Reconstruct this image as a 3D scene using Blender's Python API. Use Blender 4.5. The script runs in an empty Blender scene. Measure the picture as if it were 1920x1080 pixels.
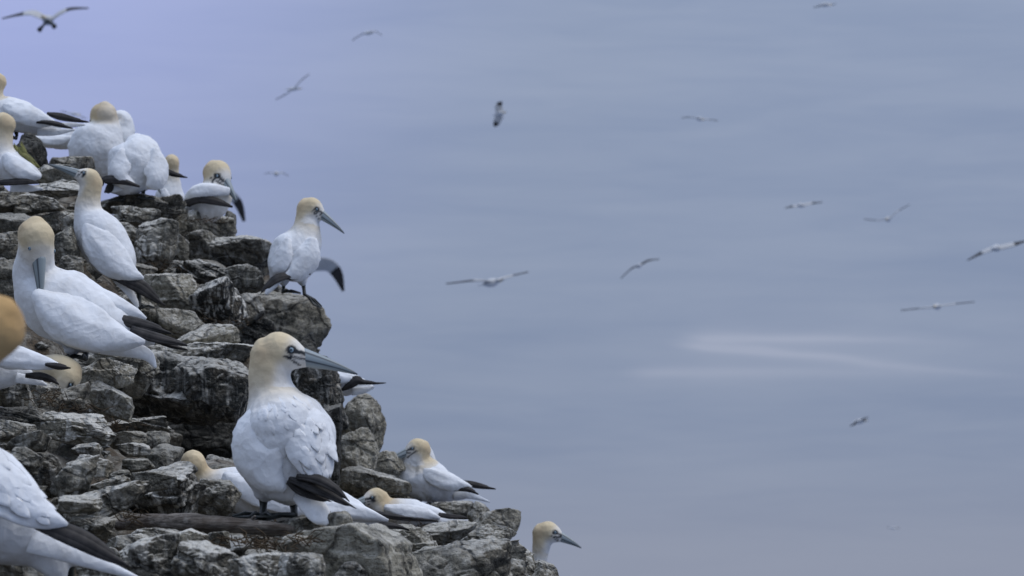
import bpy, bmesh, math, random
import numpy as np
from mathutils import Vector, Matrix, noise
from mathutils.bvhtree import BVHTree

random.seed(7)
rng = np.random.default_rng(7)
scene = bpy.context.scene
COL = scene.collection

# ------------------------------------------------------------------ camera
W, H, F = 1920.0, 1080.0, 6000.0
HORIZON = 1180.0                       # the sea horizon lies below the frame
PITCH = math.atan((540 - HORIZON) / F)
cam_data = bpy.data.cameras.new("camera")
cam_data.sensor_width = 36.0
cam_data.lens = F / W * 36.0
cam_data.clip_start = 0.1
cam_data.clip_end = 20000.0
cam_data.dof.use_dof = True
cam_data.dof.focus_distance = 7.2
cam_data.dof.aperture_fstop = 11.0
cam = bpy.data.objects.new("camera", cam_data)
COL.objects.link(cam)
cam.rotation_euler = (math.pi / 2 - PITCH, 0, 0)
scene.camera = cam
CAM_R = np.array(Matrix.Rotation(math.pi / 2 - PITCH, 3, 'X'))

# ------------------------------------------------------------------ sky and sun
SUN_EL, SUN_AZ = math.radians(60), math.radians(98)     # azimuth clockwise from +Y: high behind cloud, to the right
world = bpy.data.worlds.new("World")
scene.world = world
world.use_nodes = True
wt = world.node_tree
for n in list(wt.nodes):
    wt.nodes.remove(n)
def wn(t, **kw):
    n = wt.nodes.new(t)
    for k, v in kw.items():
        setattr(n, k, v)
    return n
wout = wn('ShaderNodeOutputWorld')
bg = wn('ShaderNodeBackground')
sky = wn('ShaderNodeTexSky')
sky.sky_type = 'NISHITA'
sky.sun_disc = False
sky.sun_elevation = SUN_EL
sky.sun_rotation = SUN_AZ
sky.air_density = 1.0
sky.dust_density = 3.0
sky.altitude = 45.0
ZENITH = 2.9
# an even sheet of stratus over the blue: brighter overhead, thinner to the upper left, with soft streaks
def wmath(op, a, b=None, clamp=False):
    n = wn('ShaderNodeMath', operation=op, use_clamp=clamp)
    for i, v in enumerate((a, b)):
        if v is None: continue
        if isinstance(v, bpy.types.NodeSocket): wt.links.new(v, n.inputs[i])
        else: n.inputs[i].default_value = v
    return n.outputs[0]
def wnoise(vec, scale, detail=4.0, rough=0.5, dist=0.0):
    n = wn('ShaderNodeTexNoise')
    n.inputs['Scale'].default_value = scale; n.inputs['Detail'].default_value = detail
    n.inputs['Roughness'].default_value = rough; n.inputs['Distortion'].default_value = dist
    wt.links.new(vec, n.inputs['Vector'])
    return n.outputs['Fac']
def wramp(f, lo, hi):
    n = wn('ShaderNodeMapRange', interpolation_type='SMOOTHSTEP')
    n.inputs['From Min'].default_value = lo; n.inputs['From Max'].default_value = hi
    wt.links.new(f, n.inputs['Value'])
    return n.outputs['Result']
def wmixc(f, a, b):
    n = wn('ShaderNodeMix', data_type='RGBA')
    for s_, v in ((n.inputs[0], f), (n.inputs[6], a), (n.inputs[7], b)):
        if isinstance(v, bpy.types.NodeSocket): wt.links.new(v, s_)
        else: s_.default_value = v
    return n.outputs[2]
tc = wn('ShaderNodeTexCoord')
dirv = tc.outputs['Generated']
sep = wn('ShaderNodeSeparateXYZ'); wt.links.new(dirv, sep.inputs[0])
dx, dy, dz = sep.outputs
az = wmath('ARCTAN2', dx, dy)
mp = wn('ShaderNodeMapping'); mp.inputs['Scale'].default_value = (1.0, 1.0, 8.0); mp.inputs['Rotation'].default_value = (0.0, 0.06, 0.0)
wt.links.new(dirv, mp.inputs['Vector'])
soft = wnoise(mp.outputs['Vector'], 5.0, 5.0, 0.5, 0.4)
fine = wnoise(mp.outputs['Vector'], 16.0, 5.0, 0.55, 0.6)
veil = wmath('ADD', wmath('MULTIPLY', soft, 0.64), wmath('MULTIPLY', fine, 0.36))
base = wmixc(wramp(veil, 0.33, 0.69), (2.28, 2.84, 4.18, 1), (2.82, 3.36, 4.62, 1))
# paler and a little warmer low down
low = wramp(dz, 0.070, 0.010)
base = wmixc(wmath('MULTIPLY', low, 0.65), base, (3.25, 3.52, 4.45, 1))
# thin cloud with blue-violet light behind it to the upper left
vd = wn('ShaderNodeVectorMath', operation='DOT_PRODUCT'); vd.inputs[1].default_value = (-0.255, 0.935, 0.245)
wt.links.new(dirv, vd.inputs[0])
glow = wmath('POWER', wramp(vd.outputs['Value'], 0.953, 1.0), 1.5)
base = wmixc(wmath('MULTIPLY', glow, 0.62), base, (4.0, 4.5, 8.4, 1))
# a torn bright streak low on the right
wob = wmath('MULTIPLY', wmath('SUBTRACT', wnoise(mp.outputs['Vector'], 26.0, 4.0, 0.55), 0.5), 0.004)
def streak(az0, az1, el, slope, wd, amp):
    q = wmath('SUBTRACT', wmath('ADD', dz, wob), wmath('ADD', wmath('MULTIPLY', wmath('SUBTRACT', az, az0), slope), el))
    g = wmath('DIVIDE', 1.0, wmath('ADD', 1.0, wmath('POWER', wmath('ABSOLUTE', wmath('DIVIDE', q, wd)), 2.5)))
    a_ = wmath('MULTIPLY', wramp(az, az0 - 0.004, az0 + 0.012), wramp(az, az1, az0 + 0.015))
    return wmath('MULTIPLY', wmath('MULTIPLY', g, a_), amp)
def elv(py): return math.sin(math.atan((HORIZON - py) / F))
st = wmath('ADD', wmath('ADD', streak(0.053, 0.160, elv(634), -0.02, 0.0013, 1.0), streak(0.050, 0.185, elv(646), -0.10, 0.0011, 1.0)),
           wmath('ADD', streak(0.035, 0.170, elv(702), 0.0, 0.0016, 0.65), streak(0.056, 0.185, elv(640), -0.02, 0.0045, 0.22)))
base = wmixc(wmath('MULTIPLY', st, 1.0, True), base, (3.6, 4.05, 5.3, 1))
# overcast: about three times brighter overhead than at the horizon
up = wmath('ADD', 1.0, wmath('MULTIPLY', wmath('POWER', wmath('MAXIMUM', dz, 0.0), 1.6), ZENITH))
sc_ = wn('ShaderNodeVectorMath', operation='SCALE')
wt.links.new(base, sc_.inputs[0]); wt.links.new(up, sc_.inputs['Scale'])
mx = wn('ShaderNodeMix', data_type='RGBA')
mx.inputs[0].default_value = 0.95
wt.links.new(sky.outputs['Color'], mx.inputs[6])
wt.links.new(sc_.outputs['Vector'], mx.inputs[7])
wt.links.new(mx.outputs[2], bg.inputs['Color'])
bg.inputs['Strength'].default_value = 0.093
wt.links.new(bg.outputs['Background'], wout.inputs['Surface'])

sun_data = bpy.data.lights.new("sun", 'SUN')
sun_data.energy = 1.3
sun_data.angle = math.radians(35)
sun_data.color = (1.0, 0.94, 0.85)
sun = bpy.data.objects.new("sun", sun_data)
COL.objects.link(sun)
sd = Vector((math.sin(SUN_AZ) * math.cos(SUN_EL), math.cos(SUN_AZ) * math.cos(SUN_EL), math.sin(SUN_EL)))
sun.rotation_euler = sd.to_track_quat('Z', 'Y').to_euler()

vs = scene.view_settings
vs.view_transform = 'Standard'
vs.look = 'None'
vs.exposure = 0.0
vs.gamma = 1.0
vs.use_curve_mapping = False
scene.cycles.max_bounces = 6
scene.cycles.use_denoising = True

# ------------------------------------------------------------------ helpers
def P(px, py, D):
    """the point of the place that the camera sees at (px, py) from D metres away"""
    v = np.array([(px - 960) / F * D, -(py - 540) / F * D, -D])
    return CAM_R @ v

def fbm(p, octv=4):
    return noise.fractal(Vector(p), 1.0, 2.0, octv)

def add_mesh(name, verts, faces, mat=None, parent=None, loc=None, smooth=True):
    me = bpy.data.meshes.new(name)
    me.from_pydata([tuple(map(float, v)) for v in verts], [], [tuple(map(int, f)) for f in faces])
    me.update()
    if smooth:
        me.polygons.foreach_set('use_smooth', [True] * len(me.polygons))
    ob = bpy.data.objects.new(name, me)
    COL.objects.link(ob)
    if mat:
        me.materials.append(mat)
    if parent:
        ob.parent = parent
    if loc is not None:
        ob.location = tuple(map(float, loc))
    return ob

def tag(o, label=None, cat=None, group=None, kind=None):
    if label: o['label'] = label
    if cat: o['category'] = cat
    if group: o['group'] = group
    if kind: o['kind'] = kind
    return o

def empty(name, loc):
    e = bpy.data.objects.new(name, None)
    e.empty_display_size = 0.1
    COL.objects.link(e)
    e.location = tuple(map(float, loc))
    return e

def catmull(pts, n):
    pts = np.asarray(pts, float)
    m = len(pts)
    ext = np.vstack([2 * pts[0] - pts[1], pts, 2 * pts[-1] - pts[-2]])
    out = []
    for t in np.linspace(0, m - 1, n):
        i = min(int(t), m - 2)
        u = t - i
        p0, p1, p2, p3 = ext[i], ext[i + 1], ext[i + 2], ext[i + 3]
        out.append(0.5 * ((2 * p1) + (-p0 + p2) * u + (2 * p0 - 5 * p1 + 4 * p2 - p3) * u * u + (-p0 + 3 * p1 - 3 * p2 + p3) * u ** 3))
    return np.array(out)

def unit(v):
    v = np.asarray(v, float)
    return v / max(np.linalg.norm(v), 1e-9)

def rings_to_mesh(rings):
    n, m = len(rings), len(rings[0])
    verts = [p for r in rings for p in r]
    faces = []
    for i in range(n - 1):
        for j in range(m):
            k = (j + 1) % m
            faces.append((i * m + j, i * m + k, (i + 1) * m + k, (i + 1) * m + j))
    a = len(verts); verts.append(np.mean(rings[0], axis=0))
    b = len(verts); verts.append(np.mean(rings[-1], axis=0))
    for j in range(m):
        k = (j + 1) % m
        faces.append((a, k, j))
        faces.append((b, (n - 1) * m + j, (n - 1) * m + k))
    return verts, faces

def tube(path, radii, m=20):
    """a round tube along a path with a radius for each point, closed with domed ends"""
    path = np.asarray(path, float); radii = np.asarray(radii, float)
    n = len(path)
    T = np.gradient(path, axis=0)
    T = np.array([unit(t) for t in T])
    up = np.array([0, 0, 1.0])
    if abs(T[0] @ up) > 0.9: up = np.array([0, 1.0, 0])
    x = unit(np.cross(up, T[0]))
    rings = []
    ang = np.linspace(0, 2 * math.pi, m, endpoint=False)
    def ring(c, x, y, r):
        return [c + r * (math.cos(a) * x + math.sin(a) * y) for a in ang]
    for i in range(n):
        x = unit(x - T[i] * (x @ T[i])); y = np.cross(T[i], x)
        if i == 0:
            for s in (0.97, 0.8, 0.5, 0.2):
                rings.append(ring(path[0] - T[0] * radii[0] * s * 0.8, x, y, radii[0] * math.sqrt(max(0, 1 - s * s))))
        rings.append(ring(path[i], x, y, radii[i]))
        if i == n - 1:
            for s in (0.2, 0.5, 0.8, 0.97):
                rings.append(ring(path[-1] + T[-1] * radii[-1] * s * 0.8, x, y, radii[-1] * math.sqrt(max(0, 1 - s * s))))
    return rings_to_mesh(rings)

def blade(path, hs, n, th, m=14, cup=0.0, seed=0.0, rag=0.0, ruf=0.0):
    """a flattened lens along a path: half width hs across, half thickness th along n"""
    path = np.asarray(path, float); hs = np.asarray(hs, float)
    T = np.array([unit(t) for t in np.gradient(path, axis=0)])
    n = unit(n)
    rings = []
    ths = np.broadcast_to(np.asarray(th, float), hs.shape)
    for i in range(len(path)):
        b = unit(np.cross(n, T[i])); nn = np.cross(T[i], b)
        ring = []
        for a in np.linspace(0, 2 * math.pi, m, endpoint=False):
            c, s = math.cos(a), math.sin(a)
            h = hs[i]
            if rag and abs(c) > 0.7:
                h *= 1 + rag * noise.noise(Vector((i * 0.9 + seed, c * 3, seed)))
            t = min(ths[i], hs[i])
            rf = ruf * h * noise.noise(Vector((i * 0.16 + seed * 3.1, c * 2.6 + seed, s))) if ruf else 0.0
            ring.append(path[i] + b * h * c + nn * (t * s - cup * h * c * c + rf))
        rings.append(ring)
    return rings_to_mesh(rings)

def join(parts):
    V, Fc = [], []
    for v, f in parts:
        o = len(V)
        V += list(v); Fc += [tuple(i + o for i in q) for q in f]
    return V, Fc

# ------------------------------------------------------------------ materials
class NT:
    def __init__(self, name):
        self.m = bpy.data.materials.new(name)
        self.m.use_nodes = True
        self.t = self.m.node_tree
        self.b = self.t.nodes['Principled BSDF']
    def n(self, t, ins=None, **kw):
        x = self.t.nodes.new(t)
        for k, v in kw.items(): setattr(x, k, v)
        for k, v in (ins or {}).items():
            if hasattr(v, 'links') or isinstance(v, bpy.types.NodeSocket):
                self.t.links.new(v, x.inputs[k])
            else:
                x.inputs[k].default_value = v
        return x
    def link(self, a, b): self.t.links.new(a, b)
    def math(self, op, a, b=None, clamp=False):
        ins = {0: a}
        if b is not None: ins[1] = b
        return self.n('ShaderNodeMath', ins, operation=op, use_clamp=clamp).outputs[0]
    def mix(self, f, a, b, blend='MIX'):
        x = self.n('ShaderNodeMix', data_type='RGBA', blend_type=blend)
        for s, v in ((x.inputs[0], f), (x.inputs[6], a), (x.inputs[7], b)):
            if isinstance(v, bpy.types.NodeSocket): self.link(v, s)
            else: s.default_value = v
        return x.outputs[2]
    def ramp(self, f, lo, hi, c0=(0, 0, 0, 1), c1=(1, 1, 1, 1)):
        if lo > hi: lo, hi, c0, c1 = hi, lo, c1, c0
        x = self.n('ShaderNodeValToRGB', {'Fac': f})
        e = x.color_ramp.elements
        e[0].position, e[1].position, e[0].color, e[1].color = lo, hi, c0, c1
        return x.outputs['Color']
    def noise(self, vec, scale, detail=4, rough=0.55, dist=0.0):
        return self.n('ShaderNodeTexNoise', {'Vector': vec, 'Scale': scale, 'Detail': detail, 'Roughness': rough, 'Distortion': dist}).outputs['Fac']

def rock_material(name, soil=0.0):
    k = NT(name)
    tc = k.n('ShaderNodeTexCoord').outputs['Object']
    geo = k.n('ShaderNodeNewGeometry')
    tone = k.n('ShaderNodeAttribute', attribute_type='OBJECT', attribute_name='tone').outputs['Fac']
    gua = k.n('ShaderNodeAttribute', attribute_type='OBJECT', attribute_name='guano').outputs['Fac']
    rnd = k.n('ShaderNodeObjectInfo').outputs['Random']
    off = k.n('ShaderNodeCombineXYZ', {0: k.math('MULTIPLY', rnd, 37.0), 1: k.math('MULTIPLY', rnd, 91.0), 2: k.math('MULTIPLY', rnd, 53.0)}).outputs[0]
    v = k.n('ShaderNodeVectorMath', {0: tc, 1: off}, operation='ADD').outputs[0]
    n1 = k.noise(v, 7.0, 6, 0.62, 0.3)
    n2 = k.noise(v, 34.0, 6, 0.68, 0.5)
    n3 = k.noise(v, 130.0, 4, 0.7)
    # grey body of the rock between dark and pale after its tone
    body = k.mix(k.ramp(n2, 0.32, 0.68), (0.026, 0.027, 0.025, 1), (0.20, 0.19, 0.165, 1))
    body = k.mix(k.math('MULTIPLY', k.ramp(n1, 0.42, 0.62), 0.75), body, (0.13, 0.105, 0.075, 1))
    pale = k.mix(k.ramp(n2, 0.3, 0.7), (0.25, 0.235, 0.195, 1), (0.54, 0.51, 0.43, 1))
    c = k.mix(k.math('MAXIMUM', tone, 0.0), body, pale)
    # black lichen
    blk = k.math('MULTIPLY', k.ramp(k.noise(v, 13.0, 7, 0.74, 0.9), 0.47, 0.55), k.math('SUBTRACT', 0.90, k.math('MULTIPLY', tone, 0.75), True))
    c = k.mix(blk, c, (0.028, 0.03, 0.028, 1))
    # speckle of mineral grains, pits and small lichens
    sp1 = k.noise(v, 75.0, 5, 0.75, 0.4)
    c = k.mix(k.math('MULTIPLY', k.ramp(sp1, 0.53, 0.60), 0.62), c, (0.045, 0.046, 0.042, 1))
    c = k.mix(k.math('MULTIPLY', k.ramp(sp1, 0.44, 0.36), 0.5), c, (0.50, 0.48, 0.43, 1))
    c = k.mix(k.math('MULTIPLY', k.math('MINIMUM', tone, 0.0), -2.6, True), c, (0.022, 0.023, 0.022, 1))
    # guano: on ledges and down faces, thickened on top to paint light from above
    nz = k.n('ShaderNodeSeparateXYZ', {0: geo.outputs['Normal']}).outputs['Z']
    mp = k.n('ShaderNodeMapping', {'Vector': v, 'Scale': (1.0, 1.0, 0.12)}).outputs[0]
    run = k.noise(mp, 48.0, 3, 0.6)
    upf = k.ramp(k.math('ADD', nz, k.math('MULTIPLY', k.math('SUBTRACT', n2, 0.5), 2.2)), 0.30, 0.85)
    splash = k.math('MULTIPLY', upf, k.ramp(n1, 0.30, 0.55))
    drips = k.math('MULTIPLY', k.ramp(run, 0.50, 0.64), k.ramp(k.noise(v, 5.0, 2), 0.38, 0.58))
    g = k.math('MULTIPLY', k.math('ADD', splash, k.math('MULTIPLY', drips, 0.75), True), gua, True)
    dk = k.math('MULTIPLY', k.ramp(k.noise(k.n('ShaderNodeMapping', {'Vector': v, 'Scale': (1.0, 1.0, 0.16), 'Location': (3, 5, 1)}).outputs[0], 30.0, 4, 0.65), 0.52, 0.64), k.ramp(nz, 0.6, 0.1))
    c = k.mix(k.math('MULTIPLY', dk, 0.42), c, (0.03, 0.032, 0.03, 1))
    c = k.mix(g, c, (0.68, 0.67, 0.64, 1))
    if soil:
        s = k.math('MULTIPLY', k.ramp(k.noise(v, 9.0, 5, 0.65), 0.36, 0.58), soil)
        sc = k.mix(k.ramp(n3, 0.3, 0.7), (0.025, 0.018, 0.012, 1), (0.13, 0.095, 0.06, 1))
        c = k.mix(s, c, sc)
    c = k.mix(1.0, c, (1.0, 0.975, 0.895, 1), 'MULTIPLY')
    # crevice shade painted into the colour along the deep joints
    cav = k.n('ShaderNodeTexVoronoi', {'Vector': k.n('ShaderNodeVectorMath', {0: v, 1: k.n('ShaderNodeVectorMath', {0: k.n('ShaderNodeTexNoise', {'Vector': v, 'Scale': 9.0, 'Detail': 4.0}).outputs['Color'], 'Scale': 0.12}, operation='SCALE').outputs[0]}, operation='ADD').outputs[0], 'Scale': 8.0}, feature='DISTANCE_TO_EDGE').outputs['Distance']
    c = k.mix(k.math('MULTIPLY', k.ramp(cav, 0.06, 0.0), 0.42), c, (0.018, 0.017, 0.015, 1))
    k.link(c, k.b.inputs['Base Color'])
    k.b.inputs['Roughness'].default_value = 0.85
    k.b.inputs['Specular IOR Level'].default_value = 0.25
    # relief: cracks, pits and grain
    dv = k.n('ShaderNodeVectorMath', {0: v, 1: k.n('ShaderNodeVectorMath', {0: k.n('ShaderNodeTexNoise', {'Vector': v, 'Scale': 14.0, 'Detail': 3.0}).outputs['Color'], 'Scale': 0.05}, operation='SCALE').outputs[0]}, operation='ADD').outputs[0]
    vor = k.n('ShaderNodeTexVoronoi', {'Vector': dv, 'Scale': 13.0}, feature='DISTANCE_TO_EDGE').outputs['Distance']
    crack = k.ramp(vor, 0.0, 0.06)
    st = k.n('ShaderNodeMapping', {'Vector': v, 'Scale': (1.0, 1.0, 5.0), 'Rotation': (0.15, 0.25, 0)}).outputs[0]
    strata = k.noise(st, 16.0, 5, 0.6)
    hgt = k.math('ADD', k.math('ADD', k.math('MULTIPLY', crack, 0.22), k.math('MULTIPLY', k.ramp(cav, 0.0, 0.06), 0.8)), k.math('ADD', k.math('MULTIPLY', n2, 1.1), k.math('ADD', k.math('MULTIPLY', n3, 0.6), k.math('MULTIPLY', strata, 0.8))))
    bp = k.n('ShaderNodeBump', {'Height': hgt, 'Strength': 1.0, 'Distance': 0.014})
    k.link(bp.outputs[0], k.b.inputs['Normal'])
    return k.m

def plumage_material(name, base=None, rough=0.75, bump=0.0025):
    k = NT(name)
    tc = k.n('ShaderNodeTexCoord').outputs['Object']
    if base is None:
        c = k.n('ShaderNodeAttribute', attribute_name='tint').outputs['Color']
    else:
        c = k.n('ShaderNodeRGB').outputs[0]
        c.default_value = (*base, 1)
    n1 = k.noise(tc, 26.0, 4, 0.6)
    n2 = k.noise(tc, 160.0, 3, 0.6)
    c = k.mix(k.math('MULTIPLY', k.ramp(n1, 0.45, 0.75), 0.30), c, (0.50, 0.45, 0.38, 1), 'MULTIPLY')
    k.link(c, k.b.inputs['Base Color'])
    k.b.inputs['Roughness'].default_value = rough
    k.b.inputs['Specular IOR Level'].default_value = 0.2
    # the sweep of small overlapping feathers
    mpv = k.n('ShaderNodeVectorMath', {0: tc, 1: k.n('ShaderNodeVectorMath', {0: k.n('ShaderNodeTexNoise', {'Vector': tc, 'Scale': 18.0, 'Detail': 2.0}).outputs['Color'], 'Scale': 0.04}, operation='SCALE').outputs[0]}, operation='ADD').outputs[0]
    vr = k.n('ShaderNodeTexVoronoi', {'Vector': mpv, 'Scale': 58.0}, feature='F1').outputs['Distance']
    h = k.math('ADD', k.math('MULTIPLY', vr, 0.8), k.math('ADD', k.math('MULTIPLY', n2, 0.25), n1))
    k.link(k.n('ShaderNodeBump', {'Height': h, 'Strength': 0.5, 'Distance': bump * 1.8}).outputs[0], k.b.inputs['Normal'])
    return k.m

def plain(name, col, rough=0.5, spec=0.3, var=0.3, scale=60.0):
    k = NT(name)
    tc = k.n('ShaderNodeTexCoord').outputs['Object']
    n1 = k.noise(tc, scale, 4, 0.6)
    c = k.mix(k.ramp(n1, 0.35, 0.7), (*[x * (1 - var) for x in col], 1), (*[min(1, x * (1 + var)) for x in col], 1))
    k.link(c, k.b.inputs['Base Color'])
    k.b.inputs['Roughness'].default_value = rough
    k.b.inputs['Specular IOR Level'].default_value = spec
    k.link(k.n('ShaderNodeBump', {'Height': n1, 'Strength': 0.3, 'Distance': 0.002}).outputs[0], k.b.inputs['Normal'])
    return k.m

M_ROCK = rock_material('rock')
M_SOIL = rock_material('rock_soil', 0.9)
M_BODY = plumage_material('plumage')
M_WHITE = plumage_material('white_feather', (0.76, 0.77, 0.77))
M_BLACK = plain('black_feather', (0.028, 0.0245, 0.022), 0.6, 0.3, 0.6, 45.0)
M_UNDER = plumage_material('shaded_white_feather', (0.46, 0.46, 0.45))  # white plumage with the underwing shade put into its colour
M_LEG = plain('leg_skin', (0.03, 0.033, 0.03), 0.5)
M_EYE = plain('eye_blue', (0.20, 0.28, 0.33), 0.2, 0.5, 0.05)
M_PUPIL = plain('pupil_black', (0.01, 0.01, 0.01), 0.1, 0.6, 0.0)
M_DARK = plain('dark_skin', (0.025, 0.028, 0.03), 0.5)
def driftwood_material():
    k = NT('driftwood')
    tc = k.n('ShaderNodeTexCoord').outputs['Object']
    g = k.n('ShaderNodeMapping', {'Vector': tc, 'Scale': (0.10, 1.0, 1.0)}).outputs[0]
    grain = k.noise(g, 190.0, 5, 0.65, 0.4)
    patch = k.noise(tc, 22.0, 5, 0.65)
    c = k.mix(k.ramp(grain, 0.36, 0.62), (0.045, 0.036, 0.028, 1), (0.23, 0.20, 0.165, 1))
    c = k.mix(k.math('MULTIPLY', k.ramp(patch, 0.5, 0.62), 0.7), c, (0.07, 0.05, 0.034, 1))
    c = k.mix(k.math('MULTIPLY', k.ramp(patch, 0.42, 0.34), 0.6), c, (0.36, 0.34, 0.30, 1))
    k.link(c, k.b.inputs['Base Color'])
    k.b.inputs['Roughness'].default_value = 0.9
    k.link(k.n('ShaderNodeBump', {'Height': k.math('ADD', grain, patch), 'Strength': 0.9, 'Distance': 0.006}).outputs[0], k.b.inputs['Normal'])
    return k.m
M_LOG = driftwood_material()
M_STRAW = plain('nest_straw', (0.075, 0.055, 0.035), 0.9, 0.1, 0.6, 20.0)
M_WEED = plain('yellow_weed', (0.19, 0.185, 0.07), 0.8, 0.2, 0.4, 25.0)

def bill_material():
    k = NT('bill_horn')
    c = k.n('ShaderNodeAttribute', attribute_name='tint').outputs['Color']
    k.link(c, k.b.inputs['Base Color'])
    k.b.inputs['Roughness'].default_value = 0.38
    k.b.inputs['Specular IOR Level'].default_value = 0.4
    return k.m
M_BILL = bill_material()

def sea_material():
    k = NT('sea_water')
    tc = k.n('ShaderNodeTexCoord').outputs['Object']
    mp = k.n('ShaderNodeMapping', {'Vector': tc, 'Scale': (0.45, 1.0, 1.0), 'Rotation': (0, 0, 0.10)}).outputs[0]
    big = k.noise(mp, 0.012, 3, 0.5, 0.6)
    mid = k.noise(mp, 0.05, 4, 0.55, 0.8)
    slick = k.ramp(k.math('ADD', k.math('MULTIPLY', big, 0.65), k.math('MULTIPLY', mid, 0.35)), 0.36, 0.70)
    # one slick of smooth water trails off to the right below the gliding birds
    se = k.n('ShaderNodeSeparateXYZ', {0: tc})
    sx, sy = se.outputs['X'], se.outputs['Y']
    wob = k.math('MULTIPLY', k.math('SUBTRACT', k.noise(mp, 0.06, 3, 0.5), 0.5), 16.0)
    dy = k.math('ADD', k.math('SUBTRACT', sy, 318.0), wob)
    along = k.math('MULTIPLY', k.ramp(k.math('DIVIDE', k.math('SUBTRACT', sx, 17.0), 30.0), 0.0, 0.12), k.ramp(k.math('DIVIDE', k.math('SUBTRACT', sx, 17.0), 40.0), 0.35, 1.0, (1, 1, 1, 1), (0, 0, 0, 1)))
    def band(c, wd, skew):
        q = k.math('DIVIDE', k.math('ADD', k.math('SUBTRACT', dy, c), k.math('MULTIPLY', k.math('SUBTRACT', sx, 17.0), skew)), wd)
        return k.math('DIVIDE', 1.0, k.math('ADD', 1.0, k.math('POWER', k.math('ABSOLUTE', q), 3.0)))
    streak = k.math('MULTIPLY', k.math('ADD', band(4.0, 7.0, -0.1), k.math('ADD', band(-6.0, 3.0, 0.55), k.math('MULTIPLY', band(-26.0, 5.0, 0.1), 0.7))), along, True)
    slick = k.math('ADD', k.math('MULTIPLY', slick, 0.55), k.math('MULTIPLY', streak, 0.5), True)
    rip = k.noise(tc, 0.9, 4, 0.6)
    k.link(k.mix(slick, (0.185, 0.235, 0.34, 1), (0.235, 0.285, 0.39, 1)), k.b.inputs['Base Color'])
    k.b.inputs['IOR'].default_value = 1.33
    k.link(k.math('ADD', k.math('MULTIPLY', k.math('SUBTRACT', 1.0, slick), 0.10), 0.20), k.b.inputs['Roughness'])
    k.link(k.n('ShaderNodeBump', {'Height': rip, 'Strength': 0.12, 'Distance': 0.1}).outputs[0], k.b.inputs['Normal'])
    return k.m

# ------------------------------------------------------------------ sea
SEA_Z = -45.0
sv = [(-9000, -2000, SEA_Z), (9000, -2000, SEA_Z), (9000, 16000, SEA_Z), (-9000, 16000, SEA_Z)]
sea = tag(add_mesh('sea', sv, [(0, 1, 2, 3)], sea_material(), smooth=False), kind='structure')

# ------------------------------------------------------------------ rocks
def ico(sub):
    bm = bmesh.new()
    bmesh.ops.create_icosphere(bm, subdivisions=sub, radius=1.0)
    v = np.array([x.co[:] for x in bm.verts]); f = [tuple(x.index for x in y.verts) for y in bm.faces]
    bm.free()
    return v / np.linalg.norm(v, axis=1)[:, None], f
ICO = {s: ico(s) for s in (2, 3, 4, 5, 6)}

def rock_verts(hx, hy, hz, seed, style='ang', sub=5):
    r = np.random.default_rng(seed)
    d, f = ICO[sub]
    pl, off = [], []
    jit = {'ang': 0.30, 'slab': 0.22, 'round': 0.35, 'block': 0.14}[style]
    for ax in range(3):
        for s in (-1, 1):
            n = np.zeros(3); n[ax] = s
            pl.append(unit(n + r.normal(0, jit, 3))); off.append(r.uniform(0.86, 1.0))
    for i in range({'ang': 15, 'slab': 12, 'round': 18, 'block': 9}[style]):
        pl.append(unit(r.normal(0, 1, 3))); off.append(r.uniform(0.90, 1.25) if style != 'round' else r.uniform(0.86, 1.1))
    p = {'ang': 42, 'slab': 44, 'round': 16, 'block': 50}[style]
    dots = np.maximum(d @ np.array(pl).T, 0) / np.array(off)
    rad = (dots ** p).sum(1) ** (-1 / p)
    v = d * rad[:, None] * np.array([hx, hy, hz])
    s = (hx * hy * hz) ** (1 / 3)
    so = Vector(r.uniform(-50, 50, 3))
    out = np.empty_like(v)
    # bedding: the layers of the whole cliff dip the same way; each sticks out more or less
    nb = unit(np.array([0.22, -0.12, 1.0]) + r.normal(0, 0.12, 3))
    stp = r.uniform(0.16, 0.30) * 2 * hz if style != 'round' else 0.5 * hz
    lh = r.uniform(-1, 1, 64) * {'ang': 0.085, 'slab': 0.075, 'round': 0.03, 'block': 0.06}[style]
    wv = np.array([0.55 * noise.noise(Vector(p) * (1.5 / s) + so) for p in v])
    lay = (v @ nb) / stp + wv + r.uniform(0, 1)
    k0 = np.floor(lay).astype(int) % 64; fr_ = lay - np.floor(lay)
    sc = lh[k0] * np.clip(fr_ * 7, 0, 1) + lh[(k0 - 1) % 64] * (1 - np.clip(fr_ * 7, 0, 1))
    par = np.outer(v @ nb, nb)
    v = par + (v - par) * (1 + sc)[:, None]
    tilt = r.normal(0, 0.25, 2)
    for i, (x, y, z) in enumerate(v):
        q = Vector((x, y, z))
        a = noise.fractal(q * (1.6 / s) + so, 1.0, 2.1, 4) * 0.055
        rd = 1 - abs(noise.noise(q * (2.7 / s) + so * 1.7))
        a -= max(0, rd - 0.93) * (0.75 if style != 'block' else 0.25)
        vo = noise.voronoi(q * (2.3 / s) + so)[0]
        a += 0.10 * min(vo[1] - vo[0], 0.35) - 0.02
        zz = (z + tilt[0] * x + tilt[1] * y) * (3.0 / s) + 0.6 * noise.noise(q * (1.2 / s) + so)
        fr = zz - math.floor(zz)
        a += (0.028 if style in ('slab', 'ang') else 0.012) * (fr if fr < 0.8 else (1 - fr) * 4)
        a += noise.fractal(q * 24.0 + so, 1.0, 2.0, 3) * min(0.045, 0.0045 / s)
        out[i] = q + Vector(d[i]) * (a * s)
    return out, f

# rocks seen one by one: rect in the photograph, distance, depth ratio, style, tilt (degrees), tone, guano
R = []
def rk(x0, x1, y0, y1, D, style='ang', tilt=0, tone=0.3, gua=0.6, dr=0.9):
    R.append((x0, x1, y0, y1, D, style, tilt, tone, gua, dr))
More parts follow.
